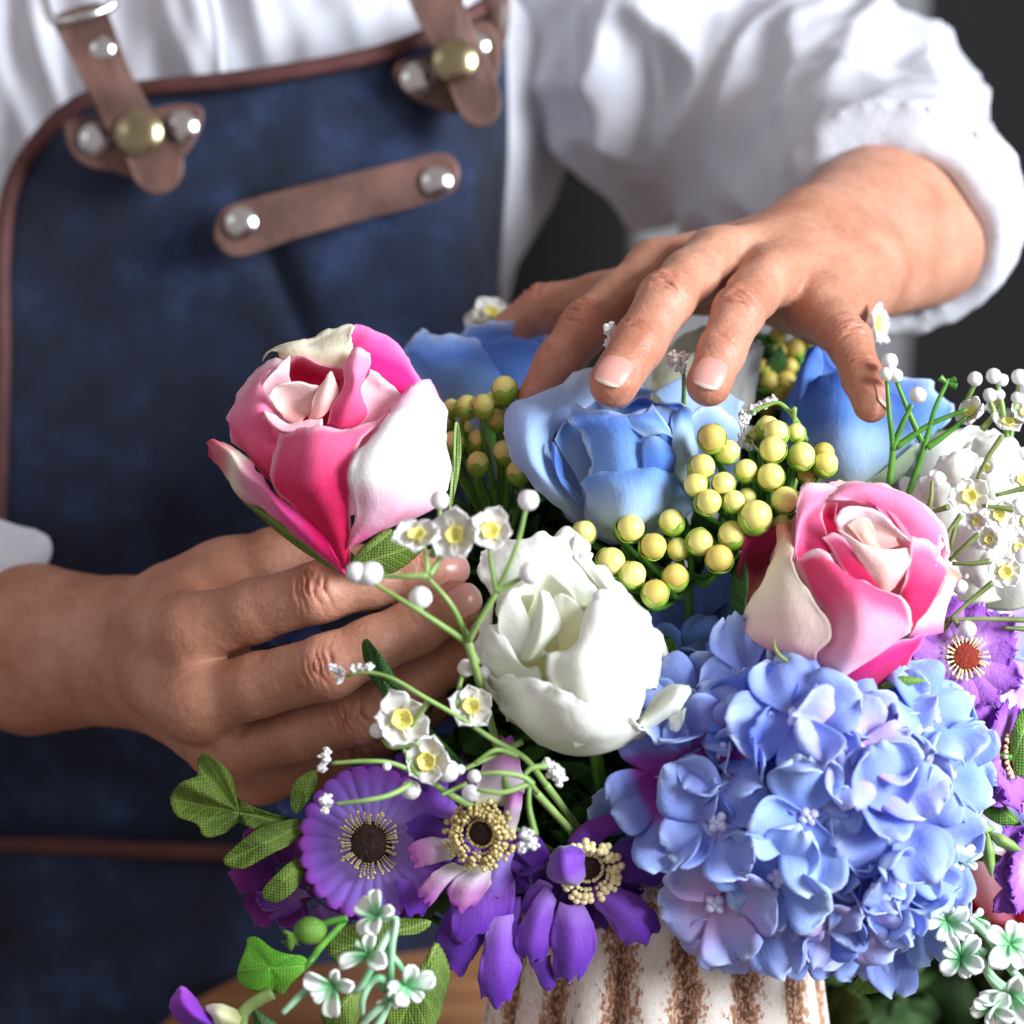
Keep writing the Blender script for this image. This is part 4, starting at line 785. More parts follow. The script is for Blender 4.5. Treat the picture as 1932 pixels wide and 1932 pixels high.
core(rs, a((1610, 800, -16)), .026, MP['bld']); tube('stem', [(1590, 930, .93), (1500, 1300, .93), (1330, 1750, .9)], .0022, GREEN, rs, 8)
patch(rs, a, [[(1540, 850, -10), (1600, 860, -14), (1660, 850, -14)], [(1500, 740, -8), (1590, 740, -16), (1680, 760, -18)], [(1522, 665, -6), (1545, 648, -8), (1575, 685, -10), (1620, 712, -13), (1680, 730, -16)]], MP['bld'], ruf=.8)
patch(rs, a, [[(1650, 880, -6), (1700, 870, -6), (1730, 840, -8)], [(1660, 780, -8), (1730, 790, -6), (1790, 800, -10)], [(1660, 705, -10), (1700, 708, -8), (1750, 720, -8), (1790, 770, -12)]], MP['blu'], ruf=1.3)
patch(rs, a, [[(1480, 860, 0), (1500, 840, 4), (1530, 840, 4)], [(1488, 770, 0), (1510, 760, 5), (1540, 760, 5)], [(1500, 720, -1), (1520, 690, 2), (1550, 710, 2)], [(1520, 662, -4), (1540, 652, -3), (1555, 670, -3)]], MP['bld'], ruf=.6)
patch(rs, a, [[(1550, 925, 4), (1620, 930, 8), (1690, 900, 4)], [(1500, 850, 4), (1600, 850, 16), (1720, 850, 4)], [(1497, 775, 4), (1600, 770, 18), (1735, 790, 2)], [(1503, 745, 2), (1540, 712, 6), (1590, 706, 10), (1645, 728, 10), (1700, 755, 4), (1735, 790, 0)]], petal_mat('blue_petal_fading', [(0, (205, 220, 215)), (.35, (165, 196, 232)), (.62, (104, 150, 228)), (1, (72, 116, 208))], veins=.2), n=28, ruf=.6)
blade(rs, a, [(1560, 930, 6), (1640, 905, 10), (1700, 860, 9), (1735, 835, 6), (1710, 890, 6), (1640, 935, 4)], petal_mat('pale_leafy_green', [(0, (150, 180, 110)), (1, (205, 220, 195))]), 'petal')
a = Z(0, 0, 1, .945); rs = thing('rose', P(1350, 810, .95), 'cream white rose half hidden behind the ring finger of the raised hand', 'rose', 'fabric roses')
core(rs, a((1330, 760, -16)), .021, MP['pit']); tube('stem', [(1350, 800, .95), (1300, 1200, .95), (1260, 1750, .9)], .0022, GREEN, rs, 8)
patch(rs, a, [[(1250, 830, -6), (1330, 830, -8), (1400, 800, -10)], [(1230, 730, -8), (1310, 720, -14), (1400, 700, -16)], [(1240, 670, -8), (1300, 625, -12), (1340, 615, -14), (1390, 650, -16)]], MP['pit'], ruf=.6)
patch(rs, a, [[(1300, 850, 0), (1340, 840, 4), (1390, 830, 2)], [(1310, 770, 4), (1360, 780, 8), (1420, 770, 0)], [(1360, 700, 4), (1400, 690, 6), (1438, 670, -2)], [(1395, 650, 0), (1420, 645, 0), (1440, 655, -3)]], MP['wht'], ruf=.5)
patch(rs, a, [[(1230, 800, 4), (1260, 800, 6), (1300, 790, 6)], [(1225, 740, 2), (1260, 730, 6), (1310, 720, 5)], [(1250, 690, 0), (1290, 670, 2), (1330, 660, 1)]], MP['pit'], ruf=.5)
a = Z(0, 0, 1, .905); rs = thing('rose', P(1830, 1130, .92), 'big white rose at the right edge behind the thin green sprigs', 'rose', 'fabric roses')
core(rs, a((1850, 960, -20)), .032, MP['wht']); tube('stem', [(1830, 1120, .92), (1700, 1400, .93), (1400, 1750, .9)], .0022, GREEN, rs, 8)
for rows in ([[(1780, 1050, -10), (1870, 1060, -12), (1960, 1040, -14)], [(1730, 900, -14), (1850, 880, -20), (1980, 880, -22)], [(1740, 850, -12), (1790, 815, -14), (1850, 800, -16), (1890, 820, -18), (1960, 870, -22)]],
             [[(1800, 1080, -4), (1880, 1060, 0), (1960, 1040, -4)], [(1800, 960, -2), (1870, 950, 4), (1970, 940, -4)], [(1800, 870, -6), (1845, 830, -6), (1880, 850, -5), (1910, 900, -5), (1985, 910, -10)]],
             [[(1740, 1080, 2), (1790, 1090, 8), (1860, 1060, 8)], [(1700, 990, 0), (1780, 980, 10), (1860, 960, 8)], [(1690, 900, -4), (1730, 905, 2), (1800, 890, 6), (1840, 900, 4)]],
             [[(1780, 1130, 4), (1840, 1140, 10), (1900, 1130, 8)], [(1770, 1060, 6), (1850, 1060, 16), (1950, 1050, 8)], [(1780, 1000, 4), (1850, 980, 14), (1920, 960, 10), (1980, 960, 4)]],
             [[(1860, 1150, 4), (1920, 1150, 6), (1990, 1120, 4)], [(1860, 1090, 12), (1930, 1080, 16), (2000, 1070, 8)], [(1880, 1040, 10), (1930, 1010, 12), (2010, 1010, 6)]]):
    patch(rs, a, rows, MP['wht'], ruf=1.4, lip=1)
for k in range(9):
    px_, py_ = rnd.uniform(1760, 1925), rnd.uniform(860, 1100); w_ = rnd.uniform(38, 60); t_ = rnd.uniform(-.6, .6)
    patch(rs, a, [[(px_ - w_*.5, py_ + w_*.9, 6), (px_, py_ + w_, 9), (px_ + w_*.5, py_ + w_*.9, 6)], [(px_ - w_, py_ + t_*10, 10), (px_, py_, 17), (px_ + w_, py_ - t_*10, 10)], [(px_ - w_*.8, py_ - w_*.6, 9), (px_ + t_*20, py_ - w_*.85, 12), (px_ + w_*.8, py_ - w_*.5, 9)]], MP['wht'], ruf=1.6, lip=2)
# red flowers low at the right, blurred, lying further back
a = Z(0, 0, 1, 1.03); rs = thing('rose', P(1930, 1760, 1.04), 'blurred red and pink flower low at the right edge, behind the green white sprigs', 'rose')
RED = petal_mat('red_petal', [(0, (190, 10, 40)), (1, (232, 40, 70))]); core(rs, a((1930, 1650, -14)), .034, RED)
tube('stem', [(1930, 1750, 1.11), (1920, 1850, 1.12), (1880, 2000, 1.13)], .003, GREEN, rs, 8)
patch(rs, a, [[(1880, 1740, 0), (1940, 1760, 6), (2000, 1740, 2)], [(1870, 1650, 4), (1940, 1650, 16), (2020, 1650, 4)], [(1880, 1590, 2), (1930, 1560, 8), (2010, 1570, 2)]], RED)
patch(rs, a, [[(1860, 1720, 0), (1880, 1740, 4), (1920, 1740, 6)], [(1800, 1660, -4), (1850, 1650, 6), (1920, 1660, 12)], [(1790, 1610, -6), (1840, 1560, 0), (1900, 1570, 6)]], MP['pal'])
patch(rs, a, [[(1860, 1600, -8), (1900, 1600, -4), (1950, 1580, -6)], [(1830, 1540, -12), (1890, 1530, -8), (1960, 1520, -10)], [(1850, 1490, -14), (1900, 1480, -12), (1970, 1480, -12)]], MP['pal'])

# ------------------------------------------------------------------ yellow berries
BERRY = simple('yellow_berry', (214, 204, 110), (232, 222, 140), scale=160, rough=.42, bump=.15, bscale=900, sss=.15, srad=(1, .9, .3))
CALYX = simple('yellow_green_calyx', (120, 162, 44), (158, 186, 66), scale=200, rough=.45, tr=.1)
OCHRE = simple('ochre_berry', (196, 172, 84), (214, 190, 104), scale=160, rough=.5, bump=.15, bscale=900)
def berries(label, pos, z, base, mat=BERRY, jit=.006, look=None):
    root = thing('berry_spray', base, label, 'berries', 'yellow berry sprays')
    V0, F0 = sphere(14, 20); pr = {}
    for i, q in enumerate(pos):
        c = z((q[0], q[1], q[3] if len(q) > 3 else rnd.uniform(-5, 5))); r = q[2] * z.k * PX * z.d * rnd.uniform(.93, 1.05)
        up = TOW * .75 + UPV * rnd.uniform(.15, .7) + RGT * rnd.uniform(-.45, .45)
        if look: up = up * .4 + look(q) 
        up = up / np.linalg.norm(up)
        fr = np.stack([np.cross(UPV * .9 + RGT * .4, up), np.cross(up, np.cross(UPV * .9 + RGT * .4, up)), up], axis=1); fr /= np.linalg.norm(fr, axis=0)
        sq = rnd.uniform(.95, 1.12)
        b = mesh('berry', (V0 * np.array([1, 1, sq]) * r) @ fr.T + c, F0, mat if rnd.random() > .12 else OCHRE, root)
        # calyx cup with ragged lobes
        Vc_, k = [], 20; tz_ = rnd.uniform(-.32, .12)
        for s_, (rr, zz) in enumerate([(.18, -1.45), (.60, -1.16), (.90, -.80), (1.03, -.45), (1.06, tz_)]):
            for j in range(k):
                t_ = 2*math.pi*j/k; w_ = (.18 * math.sin(t_*5 + i) if s_ == 4 else 0)
                Vc_.append((rr*math.cos(t_), rr*math.sin(t_), zz*sq + w_))
        mesh('calyx', (np.array(Vc_) * r) @ fr.T + c, gridfaces(5, k, True), CALYX, b, solid=.0003)
        s0 = c - up * r * 1.3 * sq; mid = (s0 * .55 + base * .45) - UPV * .004
        tube('stalk', [s0 + up*r*.3, s0 - up*r*.8, mid, base], [.0009, .0010, .0012, .0014], GREEN, b, 6, n=12, world=True)
    tube('stem', [base, base - UPV*.05 + TOW*-.01, P(1260, 1750, .89)], .0016, GREEN, root, 6, world=True)
    return root
a = Z(849.7, 626.1, .4167, .862)
berries('yellow berries beside the blue rose, upper bunch above the right pink rose', [(1185, 480, 64, 4), (1258, 540, 53, 2), (1140, 610, 55, 4), (1112, 690, 57, 5), (1170, 770, 60, 8), (1237, 685, 54, 6), (1340, 625, 48, 2), (1450, 655, 62, 4), (1460, 530, 60, 3), (1475, 455, 60, -2), (1440, 430, 50, -8), (1372, 458, 36, -12), (1285, 765, 48, 8), (1385, 835, 70, 10), (1515, 760, 60, 6), (1590, 560, 60, -4), (1700, 595, 60, -6), (1565, 455, 46, -9), (1342, 748, 45, 0), (1690, 550, 50, -11), (1610, 640, 45, -12), (1505, 870, 42, -6), (1760, 700, 30, -10)], a, a((1420, 900, -26)))
berries('yellow berries between the white rose and the right pink rose, lower bunch', [(605, 910, 53, 0), (817, 888, 65, 4), (1000, 858, 55, 2), (920, 970, 58, 6), (1030, 980, 50, 2), (1130, 950, 57, 5), (1275, 915, 60, 6), (1218, 1025, 62, 8), (728, 1040, 63, 6), (825, 1098, 62, 8), (1018, 1108, 56, 6), (928, 1180, 60, 10)], a, a((1080, 1120, -24)))
a2 = Z(849.7, 626.1, .4167, .905)
berries('yellow berries behind the held pink rose, left of the light blue rose', [(245, 255, 60, 4), (150, 330, 50, 4), (75, 335, 52, 0), (210, 395, 45, -2), (125, 490, 50, -6), (245, 540, 52, 2), (125, 590, 50, 4), (305, 630, 52, 6), (12, 500, 52, -4), (5, 340, 38, -8), (60, 440, 42, -10), (205, 310, 44, -8), (-10, 400, 40, -12)], a2, a2((250, 950, -20)), look=lambda q: UPV*1.1 + TOW*.2 + RGT*(.2 if q[0] < 200 else -.2))
a3 = Z(0, 0, 1, .99)
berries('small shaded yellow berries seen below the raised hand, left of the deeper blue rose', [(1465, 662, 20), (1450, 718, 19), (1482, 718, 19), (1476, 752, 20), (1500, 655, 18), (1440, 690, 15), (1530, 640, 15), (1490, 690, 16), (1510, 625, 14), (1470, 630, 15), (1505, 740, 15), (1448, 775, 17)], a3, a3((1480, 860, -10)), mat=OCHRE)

# ------------------------------------------------------------------ hydrangeas
HYM = [petal_mat('periwinkle_petal', [(0, (175, 155, 228)), (.25, (140, 158, 234)), (.75, (156, 176, 242)), (1, (190, 206, 249))], veins=.3, tr=.3),
       petal_mat('sky_petal', [(0, (150, 165, 238)), (.3, (140, 168, 238)), (.8, (168, 194, 247)), (1, (200, 218, 250))], veins=.3, tr=.3),
       petal_mat('violet_centre_petal', [(0, (140, 30, 130)), (.32, (150, 60, 170)), (.55, (138, 150, 230)), (1, (170, 190, 244))], veins=.3, tr=.3),
       petal_mat('deep_periwinkle_petal', [(0, (84, 104, 214)), (.5, (100, 126, 226)), (1, (132, 156, 236))], veins=.3, tr=.3),
       petal_mat('lilac_petal', [(0, (218, 160, 222)), (.35, (206, 184, 238)), (.8, (180, 188, 244)), (1, (200, 210, 249))], veins=.3, tr=.3),
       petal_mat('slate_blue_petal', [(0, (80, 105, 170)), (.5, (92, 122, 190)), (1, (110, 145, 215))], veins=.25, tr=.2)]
PST = simple('pale_floret_centre', (196, 200, 240), (222, 222, 248), scale=300, rough=.5, sss=.1)
def floret(root, c, f, R, roll, mi, open_=.25, seed=0, center=True, wide=1.0):
    rr = random.Random(seed); fr = frame(f, roll); fl = None
    for k in range(4):
        n, m_ = 12, 13; V, uv = [], []; L = R * rr.uniform(.88, 1.1) * (1.06 if k % 2 else .98); W = L * rr.uniform(.98, 1.15) * wide; th = math.pi/2*k + rr.uniform(-.12, .12)
        cup = open_ + rr.uniform(-.30, .42); curl = rr.uniform(-.5, .9); ph = rr.uniform(0, 6); fold = rr.uniform(.05, .4)
        for i in range(n):
            v = i/(n-1); sh = .13 + .87 * math.sin(math.pi/2 * min(1, v/.62)) ** 1.15 if v < .62 else math.sqrt(max(0, 1 - ((v-.62)/.40) ** 2.3))
            for j in range(m_):
                u = j/(m_-1)*2 - 1; ex = u*u*v*v
                x = L * (v * (1 - .06*u*u*v) + .02 + .02*math.sin(u*7+ph)*v); y = W/2 * u * sh
                zz = L * (cup*(v**1.4) - curl*.30*max(0, v-.55)**2*4 + fold*u*u*sh*.5 + .11*math.sin(u*4.2 + ph + v*3)*v + .07*math.sin(v*8+ph)*abs(u) + .05*math.sin(u*9+ph*2)*v*v) + .0008*(k % 2)
                V.append((x*math.cos(th) - y*math.sin(th), x*math.sin(th) + y*math.cos(th), zz)); uv.append((j/(m_-1), v))
        V = np.array(V) @ fr.T + c; e = np.ones(len(V)) * .8
        V = wob(V, .0012, 120, seed + k, e)
        if fl is None:
            fl = mesh('floret', V, gridfaces(n, m_), HYM[mi], root, uv, solid=.0004)
        else: mesh('petal', V, gridfaces(n, m_), HYM[mi], fl, uv, solid=.0005)
    if center:
        V0, F0 = sphere(8, 10); VV = []; FF = []; o = 0
        for q in [(0, 0, .5)] + [(math.cos(t_), math.sin(t_), .35) for t_ in (.4, 2.0, 3.5, 5.1)]:
            s_ = .85 if q[0] == 0 and q[1] == 0 else 1
            VV.append(V0 * R*.085*s_ + np.array([q[0]*R*.10, q[1]*R*.10, R*.06 + q[2]*R*.08])); FF += [tuple(x + o for x in f_) for f_ in F0]; o += len(V0)
        mesh('floret_centre', np.concatenate(VV) @ fr.T + c, FF, PST, fl)
    st = c - fr[:, 2] * .014
    return fl, st
def hydrangea(label, zf, items, base, group='hydrangea heads', R=.0188, sphere_c=None, stems=True):
    root = thing('hydrangea', base, label, 'hydrangea', group)
    for i, (x, y, dz, mi, f, sc, roll) in enumerate(items):
        c = zf((x, y, dz)); fl, st = floret(root, c, f, R * sc, roll, mi, seed=i*17 + int(abs(base[0])*1e4), center=mi != 5)
        if stems: tube('stalk', [c, st, st*.4 + base*.6, base], [.0008, .001, .0013, .0015], DGREEN, fl, 6, n=10, world=True)
    return root
zh = Z(1073.3, 1207.5, .4444, .848)
def ff(x, y, cx=1000, cy=700, k=.0011): return ((x-cx)*k + rnd.uniform(-.28, .28), -(y-cy)*k + rnd.uniform(-.28, .28), 1.0)
HL = [(975, 335, 22, 0, None, 1.1, 20), (1195, 465, 20, 4, None, 1.1, 70), (1015, 740, 23, 1, None, 1.0, 10), (655, 475, 14, 2, None, .9, 50), (425, 625, 4, 2, None, 1.08, 15), (640, 775, 18, 0, None, 1.05, 35), (890, 1000, 20, 1, None, 1.0, 60),
      (625, 1110, 8, 4, None, 1.05, 20), (1190, 1190, 8, 4, None, 1.0, 50), (1400, 760, 20, 0, None, 1.15, 30), (800, 370, 12, 3, None, .95, 60), (870, 600, 14, 3, None, 1.0, 5), (1530, 330, 2, 1, None, 1.0, 15), (1590, 570, 0, 1, None, 1.0, 60),
      (1400, 1000, 10, 0, None, 1.15, 65), (1470, 1170, -6, 1, None, 1.0, 30), (770, 165, 4, 0, None, 1.0, 20), (560, 300, 2, 0, None, 1.05, 70), (1370, 610, 14, 4, None, 1.0, 80), (1060, 190, 6, 0, None, 1.0, 55), (690, 1240, -6, 4, None, .85, 70), (1240, 1270, -8, 1, None, .85, 10),
      (1030, 1240, -10, 0, None, .75, 40), (1500, 850, 0, 0, None, 1.0, 10), (1250, 900, 12, 0, None, 1.0, 25), (330, 780, -10, 0, None, .8, 70), (560, 950, 0, 3, None, .95, 10), (1120, 620, 14, 3, None, 1.0, 45), (560, 640, 4, 1, None, .9, 25), (760, 880, 10, 0, None, .9, 5), (1040, 380, 14, 0, None, .95, 40), (1330, 480, 12, 4, None, 1.05, 20), (1260, 640, 18, 0, None, .95, 0), (780, 1130, 2, 0, None, .9, 30), (1010, 1060, 10, 4, None, 1.0, 75), (1290, 1080, 6, 0, None, .95, 40), (730, 600, 12, 0, None, .9, 80), (520, 500, 2, 0, None, .9, 60), (1420, 880, 10, 1, None, .95, 50), (1000, 520, 12, 3, None, 1.0, 75), (1300, 320, 6, 0, None, 1.1, 15), (470, 420, -4, 1, None, .9, 40), (1370, 1240, -14, 0, None, .9, 0), (1040, 1130, 4, 3, None, .85, 60)]
HL = [(x, y, dz, mi, ff(x, y), sc, ro) for x, y, dz, mi, f, sc, ro in HL]
hydrangea('large periwinkle blue hydrangea head below the right pink rose, over the vase rim', zh, HL, zh((900, 780, -34)))
zg = Z(0, 0, 1, .89)
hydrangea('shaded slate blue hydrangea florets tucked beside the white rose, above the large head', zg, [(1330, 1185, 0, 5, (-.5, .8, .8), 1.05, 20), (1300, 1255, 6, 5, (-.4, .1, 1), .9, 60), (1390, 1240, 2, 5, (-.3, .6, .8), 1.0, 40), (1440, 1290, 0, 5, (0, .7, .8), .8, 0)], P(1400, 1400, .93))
hydrangea('lavender hydrangea florets behind the lilac daisy at the right edge', Z(0, 0, 1, .93), [(1890, 1165, 0, 4, (.3, .5, .9), 1.0, 20), (1850, 1350, -10, 0, (.3, 0, 1), 1.1, 60), (1930, 1290, -4, 4, (.3, .2, .9), 1.0, 0), (1830, 1490, -10, 4, (.2, .1, .9), 1.0, 30)], P(1800, 1400, .97))
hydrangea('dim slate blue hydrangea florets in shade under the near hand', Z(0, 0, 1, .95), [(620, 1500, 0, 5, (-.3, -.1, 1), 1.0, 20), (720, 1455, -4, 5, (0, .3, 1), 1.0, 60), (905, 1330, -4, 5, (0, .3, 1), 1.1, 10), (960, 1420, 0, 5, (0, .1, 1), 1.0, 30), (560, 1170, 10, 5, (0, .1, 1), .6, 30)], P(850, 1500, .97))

# ------------------------------------------------------------------ daisies and anemones
GB = petal_mat('violet_petal', [(0, (176, 150, 220)), (.3, (178, 150, 236)), (.75, (156, 112, 222)), (1, (165, 80, 205))], veins=.45)
GBD = petal_mat('plum_petal', [(0, (110, 60, 150)), (.5, (104, 50, 150)), (1, (120, 60, 165))], veins=.35)
AN = petal_mat('purple_petal', [(0, (176, 130, 226)), (.35, (138, 78, 202)), (1, (104, 38, 178))], veins=.8, rough=.5, sheen=.5)
AND = petal_mat('deep_purple_petal', [(0, (110, 60, 170)), (.5, (88, 36, 150)), (1, (98, 40, 166))], veins=.7, rough=.5, sheen=.5)
ANL = petal_mat('mauve_white_petal', [(0, (226, 226, 190)), (.3, (222, 205, 222)), (.7, (206, 140, 200)), (1, (170, 80, 180))], veins=.25)
LIL = petal_mat('lilac_petal_frilled', [(0, (240, 225, 225)), (.22, (215, 170, 232)), (.45, (192, 128, 222)), (1, (172, 98, 214))], veins=.4, weave=.3)
STAM = simple('straw_stamens', (176, 152, 90), (214, 196, 140), scale=500, rough=.6, bump=.4); STAMC = simple('cream_stamens', (226, 206, 150), (242, 228, 186), scale=500, rough=.6)
CTR = simple('dark_brown_flower_centre', (24, 8, 10), (60, 22, 14), scale=700, rough=.7, bump=1, bscale=1500); CTRR = simple('rust_flower_centre', (120, 26, 14), (160, 50, 24), scale=900, rough=.8, bump=1, bscale=1800)
def dpetal(root, c, fr, th, L, W, mat, cup=.15, curl=.2, notch=.05, seed=0, inner=.18, w0=.35, fold=.12, n=16, m_=15, nn=3, name='petal', zo=0, pk=.62):
    rr = random.Random(seed); V, uv = [], []; ph = rr.uniform(0, 6)
    for i in range(n):
        v = i/(n-1); sh = w0 + (1-w0)*math.sin(math.pi/2*min(1, v/pk)) if v < pk else (1 - .55*((v-pk)/(1-pk))**2.2)
        for j in range(m_):
            u = j/(m_-1)*2-1
            tipx = -notch*(1-math.cos(u*math.pi*nn))*.5*v**6 - .14*u*u*v**4
            x = L*(inner + (1-inner)*v + tipx); y = W/2*u*sh
            zz = L*(cup*v + curl*v*v*v*(-1) + fold*u*u*sh + .025*math.sin(u*5+ph)*v + .03*math.sin(v*5+ph)*u) + zo
            V.append((x*math.cos(th)-y*math.sin(th), x*math.sin(th)+y*math.cos(th), zz)); uv.append((j/(m_-1), v))
    V = wob(np.array(V) @ fr.T + c, .0009, 130, seed)
    return mesh(name, V, gridfaces(n, m_), mat, root, uv, solid=.0005)
def centre(root, c, fr, rc, rs, mat_c, mat_s, nst=34, lift=.0015, knob=.0009, spiky=True):
    blob('flower_centre', c + fr[:, 2]*lift*.6, rc, mat_c, root, .25, fr, (1, 1, .35), 12, 20, 6)
    rr = random.Random(int(rc*1e6)); VV, FF, o = [], [], 0; V0, F0 = sphere(6, 7)
    for k in range(nst):
        t_ = 2*math.pi*k/nst + rr.uniform(-.08, .08); r0 = rc*.85; r1 = rs*rr.uniform(.85, 1.1)
        for s_ in range(7 if spiky else 4):
            f_ = s_/(6. if spiky else 3.); r_ = r0+(r1-r0)*f_; z_ = lift*(1.2+1.1*math.sin(f_*2.2)); rad = knob*(.62 if s_ < (6 if spiky else 2) else 1.05)
            VV.append(V0*rad*rr.uniform(.85, 1.15) + np.array([r_*math.cos(t_), r_*math.sin(t_), z_])); FF += [tuple(x+o for x in q) for q in F0]; o += len(V0)
    mesh('stamens', np.concatenate(VV) @ fr.T + c, FF, mat_s, root)
def disk(root, c, fr, R, mat, nl=26, cup=.18, seed=0, th0=0, th1=2*math.pi, name='petal_ring', sc=.06, zo=0, dip=0):
    """one ruffled fabric disc cut into scalloped rays"""
    n, m_ = 16, nl*6; V, uv = [], []; full = th1-th0 > 6.2; rr = random.Random(seed); amp = [rr.uniform(.6, 1.4) for _ in range(nl+1)]
    for i in range(n):
        v = i/(n-1)
        for j in range(m_):
            t_ = th0+(th1-th0)*j/(m_ if full else m_-1); p_ = (j/6.) % 1; w_ = abs(math.sin(math.pi*p_)); r_ = R*(.12+.88*v)*(1+sc*(w_**.6-.5)*v**3)
            zz = R*(cup*v*v + dip*v*math.cos(t_*2+1) - .035*(1-w_)*v*amp[int(j/6) % nl] + .03*math.sin(t_*3+seed)*v)+zo
            V.append((r_*math.cos(t_), r_*math.sin(t_), zz)); uv.append((p_, v))
    V = wob(np.array(V) @ fr.T + c, .0012, 90, seed)
    return mesh(name, V, gridfaces(n, m_, full), mat, root, uv, solid=.0005)
def fstem(root, c, fr, mat=GREEN, to=None):
    e = to if to is not None else P(1240, 1760, .925)
    tube('stem', [c, c - fr[:, 2]*.02, (c - fr[:, 2]*.03)*.5 + e*.5, e], .0016, mat, root, 7, world=True)

c = P(702, 1590, .862); f = frame((-.32, .08, 1), 10)
t_ = thing('daisy', c, 'violet daisy with a dark centre ringed by straw stamens, far left of the flowers', 'daisy', 'purple daisies')
disk(t_, c, f, .0238, GB, 26, .10, 3); disk(t_, c - f[:, 2]*.003, f, .0250, GBD, 26, .0, 5, zo=-.001); centre(t_, c + f[:, 2]*.001, f, .0068, .0100, CTR, STAM, 44, .0012, .00050); fstem(t_, c, f)
c = P(800, 1545, .885); f = frame((.1, .75, .85), 0)
t_ = thing('daisy', c, 'shaded purple daisy behind the violet one, beneath the small white blossoms', 'daisy', 'purple daisies')
for k in range(9): dpetal(t_, c, f, -.5 + k*.52, .030, .017, GBD if k % 2 else AN, .12, .15, seed=k+60)
fstem(t_, c, f)
# pale anemone
NOTCH[0] = 1
c = P(903, 1568, .852); f = frame((-.15, -.1, 1), 0)
t_ = thing('anemone', c, 'mauve white anemone with a brown centre, between the two purple blooms', 'anemone', 'anemones')
a = Z(800, 1500, .3623*.8944*1.0, .852)  # crop 800..1500
a = Z(715.6, 1341.7, .3241, .852, .35)
patch(t_, a, [[(560, 560, 4), (650, 540, 5), (740, 560, 3)], [(560, 430, 2), (680, 420, 8), (830, 470, 4)], [(600, 330, 4), (700, 330, 12), (830, 360, 4)], [(670, 200, 6), (720, 190, 12), (790, 240, 6)], [(690, 150, 8), (740, 128, 10), (815, 180, 8)]], ANL, ruf=.6)
patch(t_, a, [[(690, 700, 8), (740, 740, 10), (790, 720, 8)], [(730, 560, 12), (770, 560, 16), (820, 560, 12)], [(760, 460, 10), (800, 450, 12), (830, 470, 8)]], ANL, ruf=.3)
patch(t_, a, [[(430, 740, 2), (440, 800, 4), (430, 860, 2)], [(300, 730, 4), (310, 810, 10), (310, 890, 4)], [(165, 770, 2), (160, 840, 4), (190, 920, 4)]], ANL, ruf=.5)
patch(t_, a, [[(430, 880, 4), (480, 900, 6), (530, 900, 5)], [(300, 950, 6), (370, 1000, 12), (420, 990, 6)], [(205, 1060, 5), (240, 1100, 7), (290, 1140, 6)]], ANL, ruf=.5)
patch(t_, a, [[(560, 890, 6), (620, 900, 8), (680, 870, 5)], [(430, 1000, 8), (530, 1020, 16), (640, 980, 8)], [(385, 1080, 7), (420, 1140, 9), (480, 1180, 9), (560, 1130, 8)]], ANL, ruf=.6)
patch(t_, a, [[(650, 880, 4), (720, 840, 6), (780, 820, 3)], [(600, 1000, 4), (680, 960, 9), (770, 900, 2)], [(560, 1140, 4), (680, 1110, 6), (780, 1000, 0)]], GB, ruf=.6)
patch(t_, a, [[(430, 680, -2), (430, 760, 0), (450, 820, -2)], [(300, 600, -4), (280, 680, 0), (300, 740, -4)], [(170, 620, -8), (150, 680, -6), (200, 760, -6)]], AND, ruf=.4)
patch(t_, a, [[(500, 590, -4), (460, 620, -2), (430, 660, -4)], [(400, 480, -5), (340, 540, 0), (280, 580, -4)], [(420, 370, -8), (320, 400, -5), (240, 480, -8)]], AN, ruf=.5)
patch(t_, a, [[(520, 560, -8), (560, 540, -8), (600, 520, -8)], [(430, 400, -12), (480, 400, -10), (540, 400, -10)], [(400, 340, -14), (450, 340, -12), (520, 370, -12)]], AN, ruf=.4)
f = frame((-.25, -.05, 1), 0); c2 = a((610, 700, 8))
for k, th in enumerate((-3.0, -2.45, -1.9, -1.4, -.9, -.35, 2.7, 2.1)): dpetal(t_, a((600, 720, -24)), f, th, .0235, .0140, AN if k % 2 else AND, .0, .1, seed=k+430)
centre(t_, c2, f, .0050, .0104, CTR, STAM, 44, .0025, .0009, False); centre(t_, c2, f, .0050, .0085, CTR, STAM, 30, .0038, .0008, False); fstem(t_, c, f)
# hanging dark purple bloom
c = P(935, 1690, .872); f = frame((-.2, -.65, .8), 0)
t_ = thing('anemone', c, 'dark purple bloom hanging lowest over the left of the vase rim', 'anemone', 'anemones')
patch(t_, a, [[(250, 1000, -10), (420, 980, -8), (560, 980, -8)], [(110, 980, -12), (220, 1040, -6), (330, 1080, -8)], [(110, 1080, -12), (140, 1180, -8), (260, 1200, -8)]], AN)
patch(t_, a, [[(450, 1100, -6), (600, 1080, -2), (760, 1050, -6)], [(360, 1220, -8), (500, 1260, 0), (650, 1220, -4)], [(330, 1340, -10), (440, 1420, -4), (600, 1370, -4)], [(340, 1450, -12), (400, 1480, -9), (470, 1555, -8), (560, 1440, -8)]], AND, m=30)
patch(t_, a, [[(640, 1200, 2), (720, 1190, 4), (780, 1180, 2)], [(600, 1380, 2), (700, 1360, 8), (800, 1360, 0)], [(575, 1520, 2), (700, 1530, 9), (830, 1480, 0)], [(590, 1690, 0), (660, 1735, 4), (740, 1735, 4), (790, 1620, 0)]], AN, n=26)
patch(t_, a, [[(420, 1000, -2), (600, 1000, 4), (790, 980, -2)], [(420, 1150, 0), (580, 1160, 6), (780, 1120, 0)], [(420, 1330, -2), (480, 1355, 2), (620, 1290, 2), (760, 1230, -2)]], AN)
patch(t_, a, [[(740, 1100, -4), (820, 1080, -4)], [(730, 1250, 0), (800, 1280, 2), (840, 1300, 0)], [(800, 1420, -2), (830, 1440, 0), (850, 1400, -2)]], AND)
